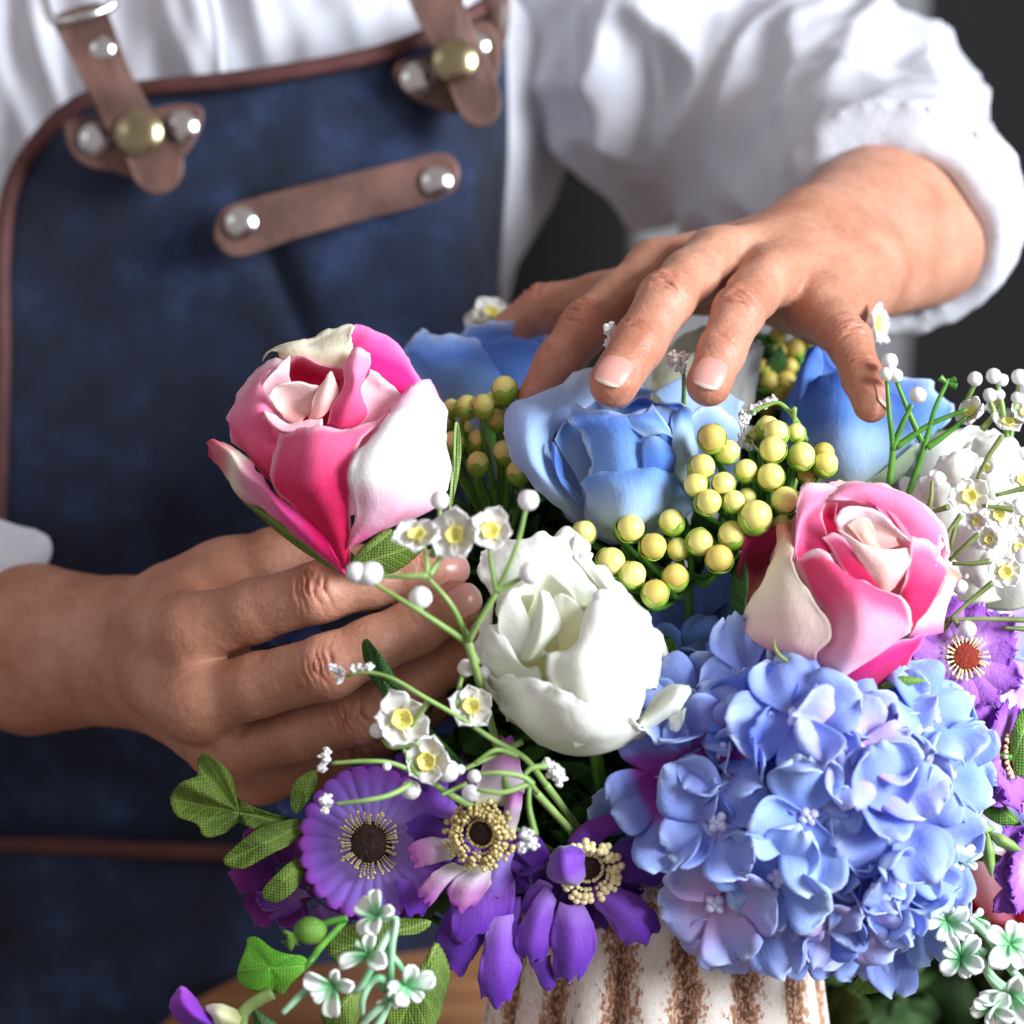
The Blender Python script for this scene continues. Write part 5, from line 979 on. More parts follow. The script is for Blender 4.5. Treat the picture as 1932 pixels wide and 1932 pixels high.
fstem(t_, c, f)
# purple anemone over the rim
c = a((1180, 880, 6)); f = frame((.1, -.3, 1), 0)
t_ = thing('anemone', c, 'rich purple anemone with cream stamens, on the vase rim beside the hydrangea', 'anemone', 'anemones')
patch(t_, a, [[(1130, 830, 6), (1200, 770, 6), (1240, 800, 6)], [(1110, 760, 0), (1200, 700, 2), (1330, 740, 2)], [(1120, 740, -4), (1220, 640, -6), (1370, 650, -4), (1480, 640, -6)], [(1380, 620, -4), (1440, 560, -2), (1530, 600, 0)], [(1400, 590, -2), (1500, 490, 2), (1620, 470, 6), (1660, 500, 6)]], petal_mat('magenta_purple_petal', [(0, (120, 60, 185)), (.5, (150, 70, 190)), (1, (130, 50, 170))], veins=.3), n=26)
patch(t_, a, [[(1290, 830, 2), (1290, 900, 4), (1290, 960, 2)], [(1450, 750, 4), (1460, 870, 12), (1470, 990, 2)], [(1640, 730, 0), (1660, 870, 8), (1600, 1020, 0)], [(1700, 745, -4), (1775, 800, 2), (1760, 880, 2), (1700, 980, -3)]], AND, n=24)
patch(t_, a, [[(1290, 980, 2), (1250, 1020, 4), (1215, 1070, 3)], [(1420, 1030, 3), (1370, 1120, 12), (1290, 1160, 3)], [(1570, 1130, 0), (1500, 1250, 9), (1380, 1300, 1)], [(1640, 1260, -4), (1590, 1340, 2), (1520, 1375, 1), (1430, 1350, -4)]], AN, n=24)
patch(t_, a, [[(1050, 1110, 6), (1110, 1130, 8), (1180, 1110, 6)], [(1010, 1260, 6), (1130, 1270, 16), (1250, 1260, 5)], [(1010, 1420, 5), (1130, 1420, 15), (1260, 1390, 4)], [(1030, 1560, 0), (1070, 1590, 4), (1130, 1575, 6), (1185, 1570, 3)]], AN, n=24)
patch(t_, a, [[(960, 1020, 4), (990, 1030, 6), (1030, 1100, 5)], [(850, 1180, 4), (920, 1220, 13), (1010, 1200, 5)], [(790, 1330, 2), (890, 1360, 11), (1000, 1350, 4)], [(830, 1440, 0), (890, 1470, 4), (960, 1460, 3)]], AN, n=24)
patch(t_, a, [[(870, 1450, -2), (940, 1440, 0), (1000, 1420, -2)], [(920, 1560, -3), (960, 1540, -1), (1000, 1500, -2)], [(975, 1640, -4), (1000, 1640, -3), (1020, 1610, -4)]], AND, n=12, m=12)
patch(t_, a, [[(930, 980, 0), (970, 990, 3), (1010, 1020, 2)], [(860, 1060, -2), (920, 1060, 2), (980, 1080, 0)], [(800, 1200, -4), (840, 1200, -2), (900, 1200, -3)]], AN, n=12, m=12)
for k, th in enumerate((-2.75, -2.25, -1.75, -1.2, -.7, -.2)): dpetal(t_, a((1180, 900, -22)), f, th, .0255, .0150, AND, .0, .1, seed=k+400)
centre(t_, a((1210, 890, 4)), f, .0054, .0098, CTR, STAMC, 26, .0026, .0012, False)
a.dzk = 1.0
patch(t_, a, [[(1130, 1020, 9), (1160, 1010, 10), (1200, 960, 10)], [(990, 980, 8), (1080, 960, 17), (1190, 880, 13)], [(980, 880, 8), (1060, 830, 17), (1190, 830, 13)], [(1010, 810, 6), (1070, 770, 10), (1150, 770, 9)]], AN, n=20)
fstem(t_, c, f)
NOTCH[0] = 0
# small purple blooms at the far left, bud at the lower left
c = P(535, 1650, .90); t_ = thing('small_blossom', c, 'small dark magenta blossom behind the left olive leaves', 'blossom', 'small purple blossoms'); f = frame((-.5, -.1, .8), 0)
MG = petal_mat('dark_magenta_petal', [(0, (90, 30, 110)), (.6, (110, 34, 120)), (1, (150, 60, 160))], veins=.3)
for k in range(6): dpetal(t_, c, f, k*1.05, .020, .013, MG, .3, .1, seed=k+200)
fstem(t_, c, f)
c = P(585, 1700, .89); t_ = thing('small_blossom', c, 'small drooping purple blossom under the far left daisy', 'blossom', 'small purple blossoms'); f = frame((-.3, -.8, .6), 0)
for k in range(5): dpetal(t_, c, f, k*1.25, .018, .013, AN, .35, .1, seed=k+220)
fstem(t_, c, f)
a = Z(304, 1395, .3517, .83); t_ = thing('small_blossom', P(400, 1900, .835), 'single purple bell blossom at the bottom left edge', 'blossom', 'small purple blossoms')
patch(t_, a, [[(330, 1560, 0), (260, 1540, 3), (200, 1560, 0)], [(250, 1470, 0), (180, 1480, 8), (90, 1510, 0)], [(170, 1370, 0), (110, 1400, 7), (45, 1450, 0)], [(140, 1335, 0), (100, 1330, 2), (55, 1400, 0)]], petal_mat('bell_petal', [(0, (120, 60, 200)), (.5, (150, 60, 200)), (1, (180, 90, 215))], veins=.3))
patch(t_, a, [[(440, 1470, 0), (420, 1530, 4), (400, 1580, 0)], [(330, 1420, 2), (310, 1480, 6), (300, 1550, 2)], [(230, 1430, 0), (250, 1460, 2), (280, 1480, 0)]], MP['pit'], ruf=.3)
tube('stem', [(600, 1360, 0), (520, 1400, 0), (440, 1470, 0), (430, 1600, 0)], .002, PALEG, t_, z=a)
# lilac daisies at the right
for (x, y, d, fv, R, lab, ctr) in ((1818, 1240, .868, (.15, .15, 1), .0172, 'frilled lilac daisy with a rust red centre, right of the open pink rose', True), (1895, 1425, .875, (.9, .1, .6), .017, 'frilled lilac daisy turned sideways, half hidden by the green leaf at the right edge', True), (1935, 1640, .875, (.7, -.1, .6), .0150, 'lowest frilled lilac blossom, cut by the right edge', False)):
    c = P(x, y, d); f = frame(fv, 0); t_ = thing('daisy', c, lab, 'daisy', 'lilac daisies'); sd = int(x)
    for k in range(11): dpetal(t_, c, f, 2*math.pi*k/11 + .1, R*1.12*rnd.uniform(.88, 1.1), R*.74, LIL, .18, -.05, .10, seed=sd+k, nn=4, fold=-.15, inner=.1)
    for k in range(7): dpetal(t_, c, f, 2*math.pi*k/7 + .4, R*1.12*rnd.uniform(.95, 1.15), R*.8, LIL, .05, .15, .10, seed=sd+k+50, nn=4, zo=-.002)
    if ctr: centre(t_, c + f[:, 2]*.0012, f, .0050, .0070, CTRR, STAMC, 24, .001, .0006)
    fstem(t_, c, f, to=P(1500, 1750, .9))

# ------------------------------------------------------------------ small white blossoms on thin branching stems
WPET = petal_mat('small_white_petal', [(0, (236, 232, 190)), (.3, (240, 238, 228)), (1, (242, 240, 242))], tr=.3, veins=.05, weave=.05)
def star(root, c, fv, R, roll=0, seed=0):
    fr = frame(fv, roll); n, m_ = 7, 7; VV, FF, UV, o = [], [], [], 0; rr = random.Random(seed)
    for k in range(5):
        th = 2*math.pi*k/5 + rr.uniform(-.12, .12); cp = rr.uniform(.12, .5); L = R*rr.uniform(.85, 1.1)
        for i in range(n):
            v = i/(n-1); sh = (.2 + .8*math.sin(math.pi/2*min(1, v/.6))) if v < .6 else math.sqrt(max(.0, 1-((v-.6)/.402)**2.4))
            for j in range(m_):
                u = j/(m_-1)*2-1; x = L*(.1+.9*v-.14*u*u*v); y = L*.42*u*sh*1.15; zz = L*(cp*v*v + .18*u*u)
                VV.append((x*math.cos(th)-y*math.sin(th), x*math.sin(th)+y*math.cos(th), zz)); UV.append((j/(m_-1), v))
        FF += [tuple(q+o for q in f_) for f_ in gridfaces(n, m_)]; o += n*m_
    b = mesh('blossom', wob(np.array(VV) @ fr.T + c, .0007, 200, seed), FF, WPET, root, UV, solid=.00025)
    # yellow cup with short stamens
    V = []; k = 18
    for (r_, z_) in ((.10, .02), (.22, .10), (.33, .30), (.36, .36), (.30, .32), (.16, .12), (.03, .08)):
        for j in range(k): t2 = 2*math.pi*j/k; V.append((R*r_*math.cos(t2)*(1+.07*math.sin(5*t2)), R*r_*math.sin(t2)*(1+.07*math.sin(5*t2)), R*z_*(1 + .14*math.sin(t2*9))))
    cp_ = mesh('blossom_cup', np.array(V) @ fr.T + c, gridfaces(7, k, True), YEL, b)
def bud(root, c, r, lumpy=0, seed=0):
    if not lumpy: return blob('bud', c, r, WBUD, root, .10, frame((rnd.uniform(-.5, .5), -.3, .8)), (1, 1, 1.08), 10, 14)
    rr = random.Random(seed); V0, F0 = sphere(5, 7); VV, FF, o = [], [], 0
    for k in range(lumpy):
        q = np.array([rr.gauss(0, 1), rr.gauss(0, 1), rr.gauss(0, 1)]); q = q/np.linalg.norm(q)*r*rr.uniform(.35, 1.0)
        VV.append(V0*np.array([rr.uniform(.7, 1.3), rr.uniform(.7, 1.3), rr.uniform(.7, 1.3)])*r*.40 + q + c); FF += [tuple(x+o for x in f_) for f_ in F0]; o += len(V0)
    return mesh('bud', np.concatenate(VV), FF, WBUD, root)
def sprig(label, z, stems, buds=(), stars=(), fuzz=(), mat=GREEN, base=None, name='blossom_sprig', cat='blossom sprig', group='sprigs of small white blossoms', r=.0011, foot=None):
    root = thing(name, z(base), label, cat, group)
    for s_ in stems: tube('stem', s_, [r*.55, r*.72, r*.95], mat, root, 7, z=z)
    if foot is not None: tube('stem', [z(base), z(base)*.5 + foot*.5 - TOW*.015, foot], r*1.1, mat, root, 7, world=True)
    k_ = z.k*PX*z.d
    for i, b in enumerate(buds): bud(root, z(b[:2] + ((b[3],) if len(b) > 3 else (0,))), b[2]*k_)
    for i, b in enumerate(stars): star(root, z((b[0], b[1], b[4] if len(b) > 4 else 1)), b[3], b[2]*k_, rnd.uniform(0, 70), i*3+int(b[0]))
    for i, b in enumerate(fuzz): bud(root, z((b[0], b[1], b[3] if len(b) > 3 else 0)), b[2]*k_, 24, i + int(b[0]))
    return root
FOOT = P(1180, 1700, .87)
a = Z(0, 0, 1, .800)
sprig('sprig of white blossoms with round buds crossing the near fingers', a,
      [[(702, 1098, 0), (790, 1152, 2), (882, 1212, -6)], [(718, 1087, 0), (765, 1087, 2), (806, 1086, 2)], [(806, 1088, 2), (852, 1142, 0), (884, 1208, -6)], [(800, 1025, 0), (805, 1060, 1), (806, 1088, 2)], [(852, 1025, -2), (830, 1055, 0), (810, 1085, 2)], [(793, 1140, 0), (793, 1152, 1)], [(830, 958, -6), (828, 1000, -4), (815, 1050, 0)],
       [(882, 1210, -6), (900, 1250, -20)]], [(672, 1080, 20), (700, 1082, 23), (685, 1095, 10), (793, 1127, 22), (830, 944, 18, -6)],
      [(787, 1018, 48, (-.1, .8, .7)), (862, 1010, 50, (-.3, .1, 1)), (922, 1003, 48, (.2, .2, 1))], mat=PALEG, base=(882, 1212, -8), foot=P(960, 1500, .85))
sprig('forked sprig with round white buds leaning over the top of the white rose', a,
      [[(993, 958, 4), (975, 1030, 4), (938, 1115, 2), (905, 1170, 0), (884, 1210, -4)], [(1000, 1082, 4), (970, 1098, 3), (938, 1116, 2)], [(922, 1025, 0), (928, 1070, 1), (938, 1116, 2)]], [(997, 944, 20, 4), (1000, 1082, 21, 4)], [], mat=PALEG, base=(884, 1212, -10), foot=P(960, 1500, .86))
a = Z(0, 0, 1, .825)
sprig('long arching sprig with beaded tip and yellow centred blossoms under the near fingers', a,
      [[(655, 1275, 4), (690, 1268, 6), (740, 1280, 8), (800, 1315, 8), (870, 1355, 4), (930, 1395, 0), (990, 1430, -8), (1030, 1480, -16)], [(895, 1440, 0), (935, 1415, 0), (975, 1425, -6)], [(757, 1400, 0), (770, 1380, 0), (810, 1320, 6)], [(880, 1255, 0), (868, 1290, 0), (860, 1350, 2)], [(810, 1480, 0), (900, 1440, -4), (985, 1400, -10)], [(832, 1500, 0), (880, 1480, -4)],
       [(722, 1395, 0), (740, 1410, 2), (790, 1400, 4)], [(760, 1410, 2), (775, 1440, 2), (790, 1462, 2)]],
      [(712, 1378, 15), (846, 1455, 21), (775, 1490, 19), (888, 1497, 17), (880, 1260, 17), (915, 1270, 14, -8), (868, 1452, 10)],
      [(757, 1358, 56, (.1, .15, 1)), (888, 1335, 46, (.1, .3, 1)), (806, 1436, 50, (-.1, .05, 1))], [(628, 1260, 9), (642, 1268, 9), (665, 1262, 8, 5), (680, 1258, 8, 5), (697, 1260, 8, 6), (640, 1285, 8)], mat=PALEG, base=(1030, 1480, -16), foot=FOOT)
sprig('sprig with two fuzzy white tips reaching left over the violet daisy', a,
      [[(625, 1440, 4), (690, 1436, 6), (740, 1440, 4), (790, 1462, 0), (850, 1500, -10)], [(632, 1517, 6), (690, 1510, 8), (735, 1500, 6), (775, 1480, 2)]], [(730, 1446, 8, 8)], [], [(612, 1430, 11), (606, 1448, 9), (618, 1418, 8), (615, 1510, 12, 4), (612, 1528, 8, 4)], mat=PALEG, base=(850, 1500, -12), foot=FOOT)
a = Z(0, 0, 1, .815)
sprig('hooked pale green sprig with fuzzy white tips in front of the mauve anemone', a,
      [[(895, 1462, 4), (940, 1458, 6), (985, 1465, 4), (1005, 1480, 2)], [(900, 1490, 4), (950, 1495, 5), (1000, 1478, 2)], [(985, 1468, 4), (1002, 1450, 4), (1030, 1445, 3)], [(1000, 1475, 2), (998, 1520, 2), (1010, 1575, 0)], [(1000, 1475, 2), (1010, 1490, 0), (1012, 1494, -10)]],
      [(895, 1465, 13, 4), (888, 1500, 12)], [], [(1045, 1455, 15), (1055, 1470, 12), (1035, 1440, 10), (995, 1575, 14), (1005, 1595, 12), (985, 1600, 10)], mat=PALEG, base=(1012, 1496, -12), foot=FOOT)
z6 = Z(1341.7, 626.1, .3704, .870)
sprig('upright branching sprig with white buds in front of the little finger', z6,
      [[(895, 250, 4), (908, 420, 4), (925, 590, 2), (908, 770, 0)], [(1025, 370, 4), (970, 480, 3), (925, 600, 2)], [(945, 255, 3), (1000, 390, 3), (1075, 560, 2)], [(1210, 240, 4), (1140, 390, 4), (1090, 570, 2), (1000, 845, -2)], [(1305, 395, 4), (1120, 470, 3), (940, 590, 2)], [(1300, 435, 4), (1200, 520, 3), (1100, 590, 2)], [(1215, 250, 4), (1245, 240, 4)], [(1200, 260, 4), (1165, 232, 4)], [(1205, 262, 4), (1250, 278, 4)]],
      [(893, 215, 38), (942, 222, 36), (915, 195, 30), (910, 148, 42, -4), (1055, 322, 44)], [(1335, 420, 95, (-.6, .5, .5))], mat=GREEN, base=(1000, 850, -4), foot=P(1560, 1500, .92), r=.0013)
sprig('sprig of white buds and one blossom at the upper right edge', Z(1341.7, 626.1, .3704, .895),
      [[(1455, 240, 0), (1480, 360, 0), (1500, 480, 0), (1520, 640, 0)], [(1570, 260, 0), (1545, 400, 0), (1520, 560, 0)], [(1345, 260, 0), (1300, 360, -4), (1260, 450, -8)], [(1420, 350, 0), (1440, 420, 0), (1380, 500, 0)]],
      [(1345, 240, 38), (1440, 225, 40), (1480, 245, 34), (1570, 230, 42), (1600, 290, 36), (1560, 335, 32), (1420, 322, 36), (1470, 320, 28), (1590, 620, 34)], [(1510, 478, 95, (0, .8, .6)), (1600, 420, 80, (-.1, .5, .8)), (1450, 380, 60, (-.5, .5, .6), -6)], mat=PALEG, base=(1520, 650, -6), foot=P(1700, 1400, .93), r=.0013)
z6 = Z(1341.7, 626.1, .3704, .868)
sprig('radiating sprigs of yellow centred white blossoms in front of the big white rose', z6,
      [[(1125, 760, 2), (1120, 850, 2), (1100, 920, 0)], [(1100, 925, 0), (1210, 892, 4)], [(1355, 750, 4), (1410, 640, 4), (1485, 530, 4)], [(1200, 1030, 4), (1275, 930, 4)], [(1215, 1165, 2), (1290, 1095, 4), (1365, 1030, 4)], [(1230, 1180, 2), (1330, 1180, 4), (1420, 1168, 4)], [(1220, 1460, 6), (1320, 1370, 6), (1435, 1275, 6)], [(1215, 1465, 6), (1400, 1462, 6), (1640, 1468, 4)], [(1450, 832, 4), (1620, 790, 4)], [(1380, 885, 4), (1450, 892, 4), (1540, 905, 4)], [(1240, 1465, 6), (1262, 1500, 6)], [(1490, 1505, 2), (1640, 1518, 0)], [(1260, 940, 0), (1230, 1050, 0), (1210, 1160, 0)]],
      [(1155, 750, 42), (1120, 728, 22), (1305, 1515, 44, 8), (1270, 1300, 40), (1590, 1140, 42), (1570, 890, 46), (1300, 1245, 14)],
      [(1312, 840, 110, (-.05, .1, 1)), (1455, 940, 95, (.2, .3, 1)), (1490, 1220, 100, (.05, -.1, 1)), (1420, 1060, 70, (-.4, .2, .8), -4), (1570, 760, 85, (.3, .3, .8), -8), (1600, 960, 90, (.2, -.1, 1), -8), (1400, 700, 60, (-.3, .5, .8), -10), (1560, 1100, 75, (.1, 0, 1), -10), (1350, 960, 60, (-.2, -.3, .9), -10)], mat=OLIVE, base=(1215, 1465, 4), foot=P(1560, 1600, .91), r=.0011)
aa = Z(0, 0, 1, .93)
sprig('fuzzy white tips poking up between the fingers of the raised hand', Z(0, 0, 1, .875), [[(1155, 640, 0), (1160, 690, -8), (1175, 790, -22)], [(1282, 690, 0), (1290, 710, -4), (1290, 790, -18)]], [], [], [(1152, 622, 14), (1165, 632, 13), (1148, 645, 10), (1160, 655, 9), (1275, 680, 13), (1290, 672, 10), (1285, 695, 10), (1270, 668, 8)], mat=PALEG, base=(1230, 860, -26), foot=P(1230, 1100, .93))
sprig('small white blossom tip against the back of the raised hand, at its wrist side', aa, [[(1640, 640, 0), (1630, 700, 0), (1620, 800, -10)]], [], [(1645, 612, 48, (.9, .1, .35))], [], mat=PALEG, base=(1620, 800, -12), foot=P(1560, 1300, .95))
sprig('blurred white blossom above the soft blue rose by the thumb', Z(0, 0, 1, 1.0), [[(915, 610, 0), (930, 700, -6), (950, 800, -20)], [(962, 672, 26), (968, 700, 22), (968, 735, 10)]], [(890, 612, 14)], [(925, 597, 40, (.1, .6, .7)), (900, 606, 30, (-.4, .4, .7))], [(962, 664, 11, 26), (948, 668, 8, 26)], mat=PALEG, base=(950, 810, -22), foot=P(1000, 1100, .96))
sprig('crumbly white tips between the light blue rose and the upper yellow berries', Z(0, 0, 1, .872), [[(1415, 778, 2), (1440, 768, 2), (1470, 760, 2), (1500, 790, 0), (1520, 830, -10)], [(1498, 800, 0), (1498, 770, 4)], [(1410, 830, 2), (1430, 850, -4), (1460, 870, -16)]], [], [], [(1405, 785, 11), (1418, 775, 11), (1435, 765, 10), (1450, 757, 10), (1460, 752, 7), (1402, 800, 9), (1400, 830, 12), (1412, 842, 11), (1405, 815, 9), (1415, 810, 8)], mat=PALEG, base=(1500, 900, -20), foot=P(1450, 1200, .92))

# ------------------------------------------------------------------ white green sprigs with rounded plastic leaflets
WG = petal_mat('green_to_white_leaflet', [(0, (96, 180, 118)), (.30, (150, 210, 160)), (.55, (232, 240, 232)), (1, (242, 243, 242))], rough=.35, tr=.2, veins=.1, weave=.02)
MINT = simple('mint_stem', (110, 178, 126), (190, 218, 190), scale=60, rough=.4, tr=.1)
def leaflet(root, c, fv, L, th, seed, W=.62, cup=.5):
    fr = frame(fv, 0); n, m_ = 9, 9; V, uv = [], []
    for i in range(n):
        v = i/(n-1); sh = (.14 + .86*math.sin(math.pi/2*min(1, v/.68))) if v < .68 else math.sqrt(max(0, 1-((v-.68)/.33)**2))
        for j in range(m_):
            u = j/(m_-1)*2-1; V.append((L*(v)*math.cos(th)-L*W/2*u*sh*math.sin(th), L*v*math.sin(th)+L*W/2*u*sh*math.cos(th), L*(cup*v*(1-.4*v)+.25*u*u*sh))); uv.append((j/(m_-1), v))
    return mesh('leaflet', wob(np.array(V) @ fr.T + c, .0008, 150, seed), gridfaces(n, m_), WG, root, uv, solid=.0009)
def wsprig(label, z, stems, heads, base, foot, mat=MINT):
    root = thing('leaflet_sprig', z(base), label, 'leafy sprig', 'white and green leaflet sprigs')
    for s_ in stems: tube('stem', s_, [.0009, .0012, .0014], mat, root, 7, z=z)
    if foot is not None: tube('stem', [z(base), z(base)*.5 + foot*.5 + TOW*.004, foot], .0015, mat, root, 7, world=True)
    for i, (x, y, R, fv, ns) in enumerate(heads):
        th0 = rnd.uniform(0, 6)
        fj = tuple(fv[q] + rnd.uniform(-.35, .35) for q in range(3))
        for k in range(ns): leaflet(root, z((x, y, 2)), fj, R*z.k*PX*z.d*rnd.uniform(.65, 1.12), th0 + 2*math.pi*k/ns + rnd.uniform(-.25, .25), i*9+k, W=rnd.uniform(.5, .72), cup=rnd.uniform(.1, 1.1))
    return root
z8 = Z(304, 1395, .3517, .815)
wsprig('curly mint stemmed sprig with three whorls of leaflets at the lower left', z8,
       [[(1180, 980, 0), (1260, 960, 2), (1240, 1100, 2), (1230, 1240, 0), (1220, 1400, 0), (1150, 1560, 0)], [(1000, 1350, 0), (1070, 1330, 4), (1150, 1180, 4), (1200, 1080, 2), (1250, 1000, 0)], [(650, 1470, 0), (740, 1380, 0), (830, 1310, 0)], [(1080, 1480, 0), (1080, 1400, 4), (1120, 1310, 4), (1180, 1280, 4), (1190, 1340, 0)], [(1300, 1250, -2), (1270, 1200, 0), (1200, 1130, 0)], [(1050, 1560, 0), (1150, 1460, 2), (1220, 1400, 0)], [(1130, 1180, 0), (1090, 1120, 0), (1040, 1090, 0)]],
       [(1165, 950, 150, (-.1, .5, .9), 5), (930, 1320, 150, (-.5, .1, .8), 5), (1310, 1320, 140, (.3, 0, 1), 5), (1110, 1160, 150, (-.4, .3, .9), 3), (1230, 1390, 80, (0, -.2, 1), 3)], (1260, 960, -4), None)
zz = Z(1073.3, 1207.5, .4444, .85)
wsprig('drooping sprig of white and green leaflets in the bottom right corner', zz,
       [[(1520, 1085, 0), (1600, 1100, 2), (1700, 1180, 4), (1780, 1260, 4), (1880, 1400, 2), (1960, 1480, 0)], [(1530, 1085, 0), (1640, 1200, 2), (1720, 1310, 2), (1800, 1430, 2), (1860, 1480, 0)], [(1620, 1200, 0), (1680, 1270, 2), (1770, 1330, 2)], [(1740, 1340, 2), (1780, 1420, 2), (1830, 1490, 2)]],
       [(1655, 955, 100, (0, .5, .8), 5), (1600, 1190, 105, (-.3, -.3, .9), 6), (1665, 1350, 115, (-.1, -.1, 1), 6), (1870, 1290, 130, (.2, .1, 1), 6), (1790, 1560, 100, (-.1, -.1, 1), 5), (1875, 1500, 130, (.1, -.4, .9), 5), (1720, 1180, 60, (.3, -.2, .9), 4)], (1520, 1080, -4), P(1480, 1650, .89))
zz = Z(1073.3, 1207.5, .4444, .86)
t_ = thing('seed_pod', zz((1770, 820, 0)), 'forked pale green seed pod under the lilac daisies at the right', 'seed pod')
tube('stem', [(1690, 720, -4), (1730, 770, 0), (1775, 825, 2)], [.0022, .0024, .0032], PALEG, t_, 9, z=zz)
for q in ([(1775, 820, 3), (1780, 900, 4), (1790, 980, 3), (1795, 1000, 2)], [(1785, 820, 3), (1850, 860, 4), (1920, 895, 3)]): tube('pod', q, [.0015, .0042, .0035, .0006], PALEG, t_, 10, n=16, z=zz, flat=.5)
t_ = thing('flower_bud', z8((800, 1030, 0)), 'round glossy green bud with a ragged calyx under the far left daisy', 'bud')
blob('bud', z8((800, 1025, 2)), .0042, L_MID, t_, .1, None, (1.2, 1, 1)); tube('stem', [(1000, 960, 0), (900, 980, 0), (820, 1020, 0)], .0011, GREEN, t_, z=z8)
for k in range(5): blade(t_, z8, [(760, 1060, 3), (710 - k*16, 1070 - k*14 + 10, 4), (640 + k*26, 1085 + (k % 3)*26, 2), (720, 1090, 3)], L_MID, 'sepal', dome=.5, n=20, rings=3, ruf=.1)

# ------------------------------------------------------------------ leaves
def leaf(label, z, outline, mat, base, stem=None, dome=3, group='fabric leaves', name='leaf', ruf=1.1, tip=None, jag=.012, center=None):
    root = thing(name, z(base), label, 'leaf', group)
    blade(root, z, outline, mat, 'blade', center=center, dome=dome, base=base[:2], tip=tip, ruf=ruf, n=90, rings=12, jag=jag)
    if stem: tube('stem', stem, .0012, GREEN, root, 7, z=z)
    return root
z9 = Z(304, 1395, .3517, .868)
leaf('large lobed olive leaf pointing left below the near hand', z9, [(680, 420, -8), (600, 400, -4), (520, 370, 0), (450, 340, 1), (390, 290, -3), (380, 200, 0), (320, 130, 3), (240, 75, 1), (195, 110, -1), (195, 190, 1), (110, 230, 3), (65, 280, -2), (50, 340, -3), (90, 420, 2), (190, 460, 4), (230, 525, 2), (330, 510, 1), (410, 450, -2), (470, 470, 0), (560, 500, -2), (680, 480, -8)], L_OLV, (700, 450, -8), [(690, 450, -8), (900, 520, -16), (1200, 700, -24)], tip=(60, 320), center=(420, 390), dome=1, jag=.006)
leaf('drooping lower lobe of olive leaf below the large lobed leaf, beside the daisy', z9, [(750, 430, -4), (640, 440, -2), (540, 470, 0), (440, 540, 2), (370, 600, 1), (332, 645, 0), (360, 685, 0), (430, 695, 2), (520, 655, 2), (620, 600, 1), (700, 560, -2), (760, 500, -4)], L_OLV, (750, 460, -4), tip=(335, 660), dome=2)
leaf('dark olive leaf tip lowest of the left leaves, against the violet daisy', z9, [(760, 640, -2), (690, 660, 0), (610, 730, 2), (550, 800, 0), (550, 850, -1), (610, 872, 0), (690, 830, 1), (750, 760, 0), (770, 700, -2)], L_OLV, (765, 650, -2), tip=(560, 850), dome=2)
leaf('upright olive leaf between the near hand and the violet daisy', z9, [(700, 380, -2), (695, 290, 0), (730, 215, -1), (810, 165, -2), (835, 180, -2), (835, 260, -1), (780, 340, 0), (740, 390, -2)], L_OLV, (720, 400, -2), tip=(830, 170), dome=1)
z8b = Z(304, 1395, .3517, .835)
leaf('bright lime green cupped leaf at the lower left', z8b, [(790, 1200, 0), (760, 1160, 1), (690, 1150, 3), (600, 1120, 2), (520, 1070, -1), (465, 1070, -3), (460, 1110, -2), (420, 1210, 0), (412, 1280, -2), (450, 1330, 1), (520, 1355, 3), (600, 1340, 1), (650, 1365, 0), (690, 1310, 2), (760, 1250, 1)], L_LIM, (790, 1210, 0), [(600, 1350, -2), (790, 1200, 0), (850, 1120, -6), (980, 980, -16)], tip=(430, 1230), dome=4, jag=0)
leaf('shaded olive leaf under the purple bloom, left one of two below', z8b, [(1000, 1000, -20), (1150, 960, -18), (1350, 960, -18), (1450, 980, -18), (1380, 1040, -16), (1250, 1060, -14), (1130, 1150, -14), (1010, 1230, -14), (910, 1170, -16), (900, 1080, -18)], L_OLV, (1440, 980, -20), tip=(900, 1150))
leaf('long olive leaf hanging down under the purple blooms to the bottom edge', z8b, [(1480, 1090, -14), (1420, 1170, -12), (1360, 1280, -8), (1320, 1400, -8), (1240, 1440, -6), (1210, 1520, -8), (1260, 1620, -10), (1400, 1600, -10), (1490, 1500, -10), (1510, 1420, -12), (1550, 1250, -14)], L_OLV, (1490, 1090, -14), tip=(1250, 1600), dome=4)
leaf('small olive leaf at the bottom edge left of the long hanging one', z8b, [(1060, 1330, -8), (960, 1400, -6), (880, 1420, -8), (860, 1480, -8), (900, 1560, -8), (1010, 1580, -8), (1060, 1500, -8), (1090, 1420, -8)], L_OLV, (1070, 1330, -8), tip=(880, 1540))
leaf('grey green leaf lying on the bottom edge under the lime leaf', z8b, [(640, 1570, 0), (590, 1500, 0), (490, 1440, 0), (500, 1500, 0), (500, 1580, -2)], leaf_mat('sage_leaf', (84, 122, 76), (110, 148, 98)), (650, 1580, 0), tip=(490, 1440), jag=0)
zz = Z(1073.3, 1207.5, .4444, .88)
leaf('curled green leaf hanging below the hydrangea at the vase side', zz, [(1420, 1320, -6), (1350, 1310, -2), (1290, 1330, 0), (1240, 1410, 2), (1200, 1490, -2), (1300, 1495, 2), (1380, 1460, 4), (1430, 1490, 0), (1440, 1440, -1), (1410, 1370, -3)], L_MID, (1400, 1300, -6), [(1400, 1310, -6), (1350, 1200, -12), (1250, 1000, -20)], tip=(1210, 1490), dome=4)
leaf('green leaf standing at the right edge between the lilac daisies', zz, [(1880, 510, 10), (1875, 440, 10), (1890, 360, 10), (1930, 290, 8), (2000, 300, 8), (2010, 500, 8), (1960, 580, 10), (1910, 575, 10)], L_MID, (1880, 560, 10), [(1715, 455, 8), (1800, 480, 10), (1880, 500, 10)], tip=(1960, 290), dome=3)
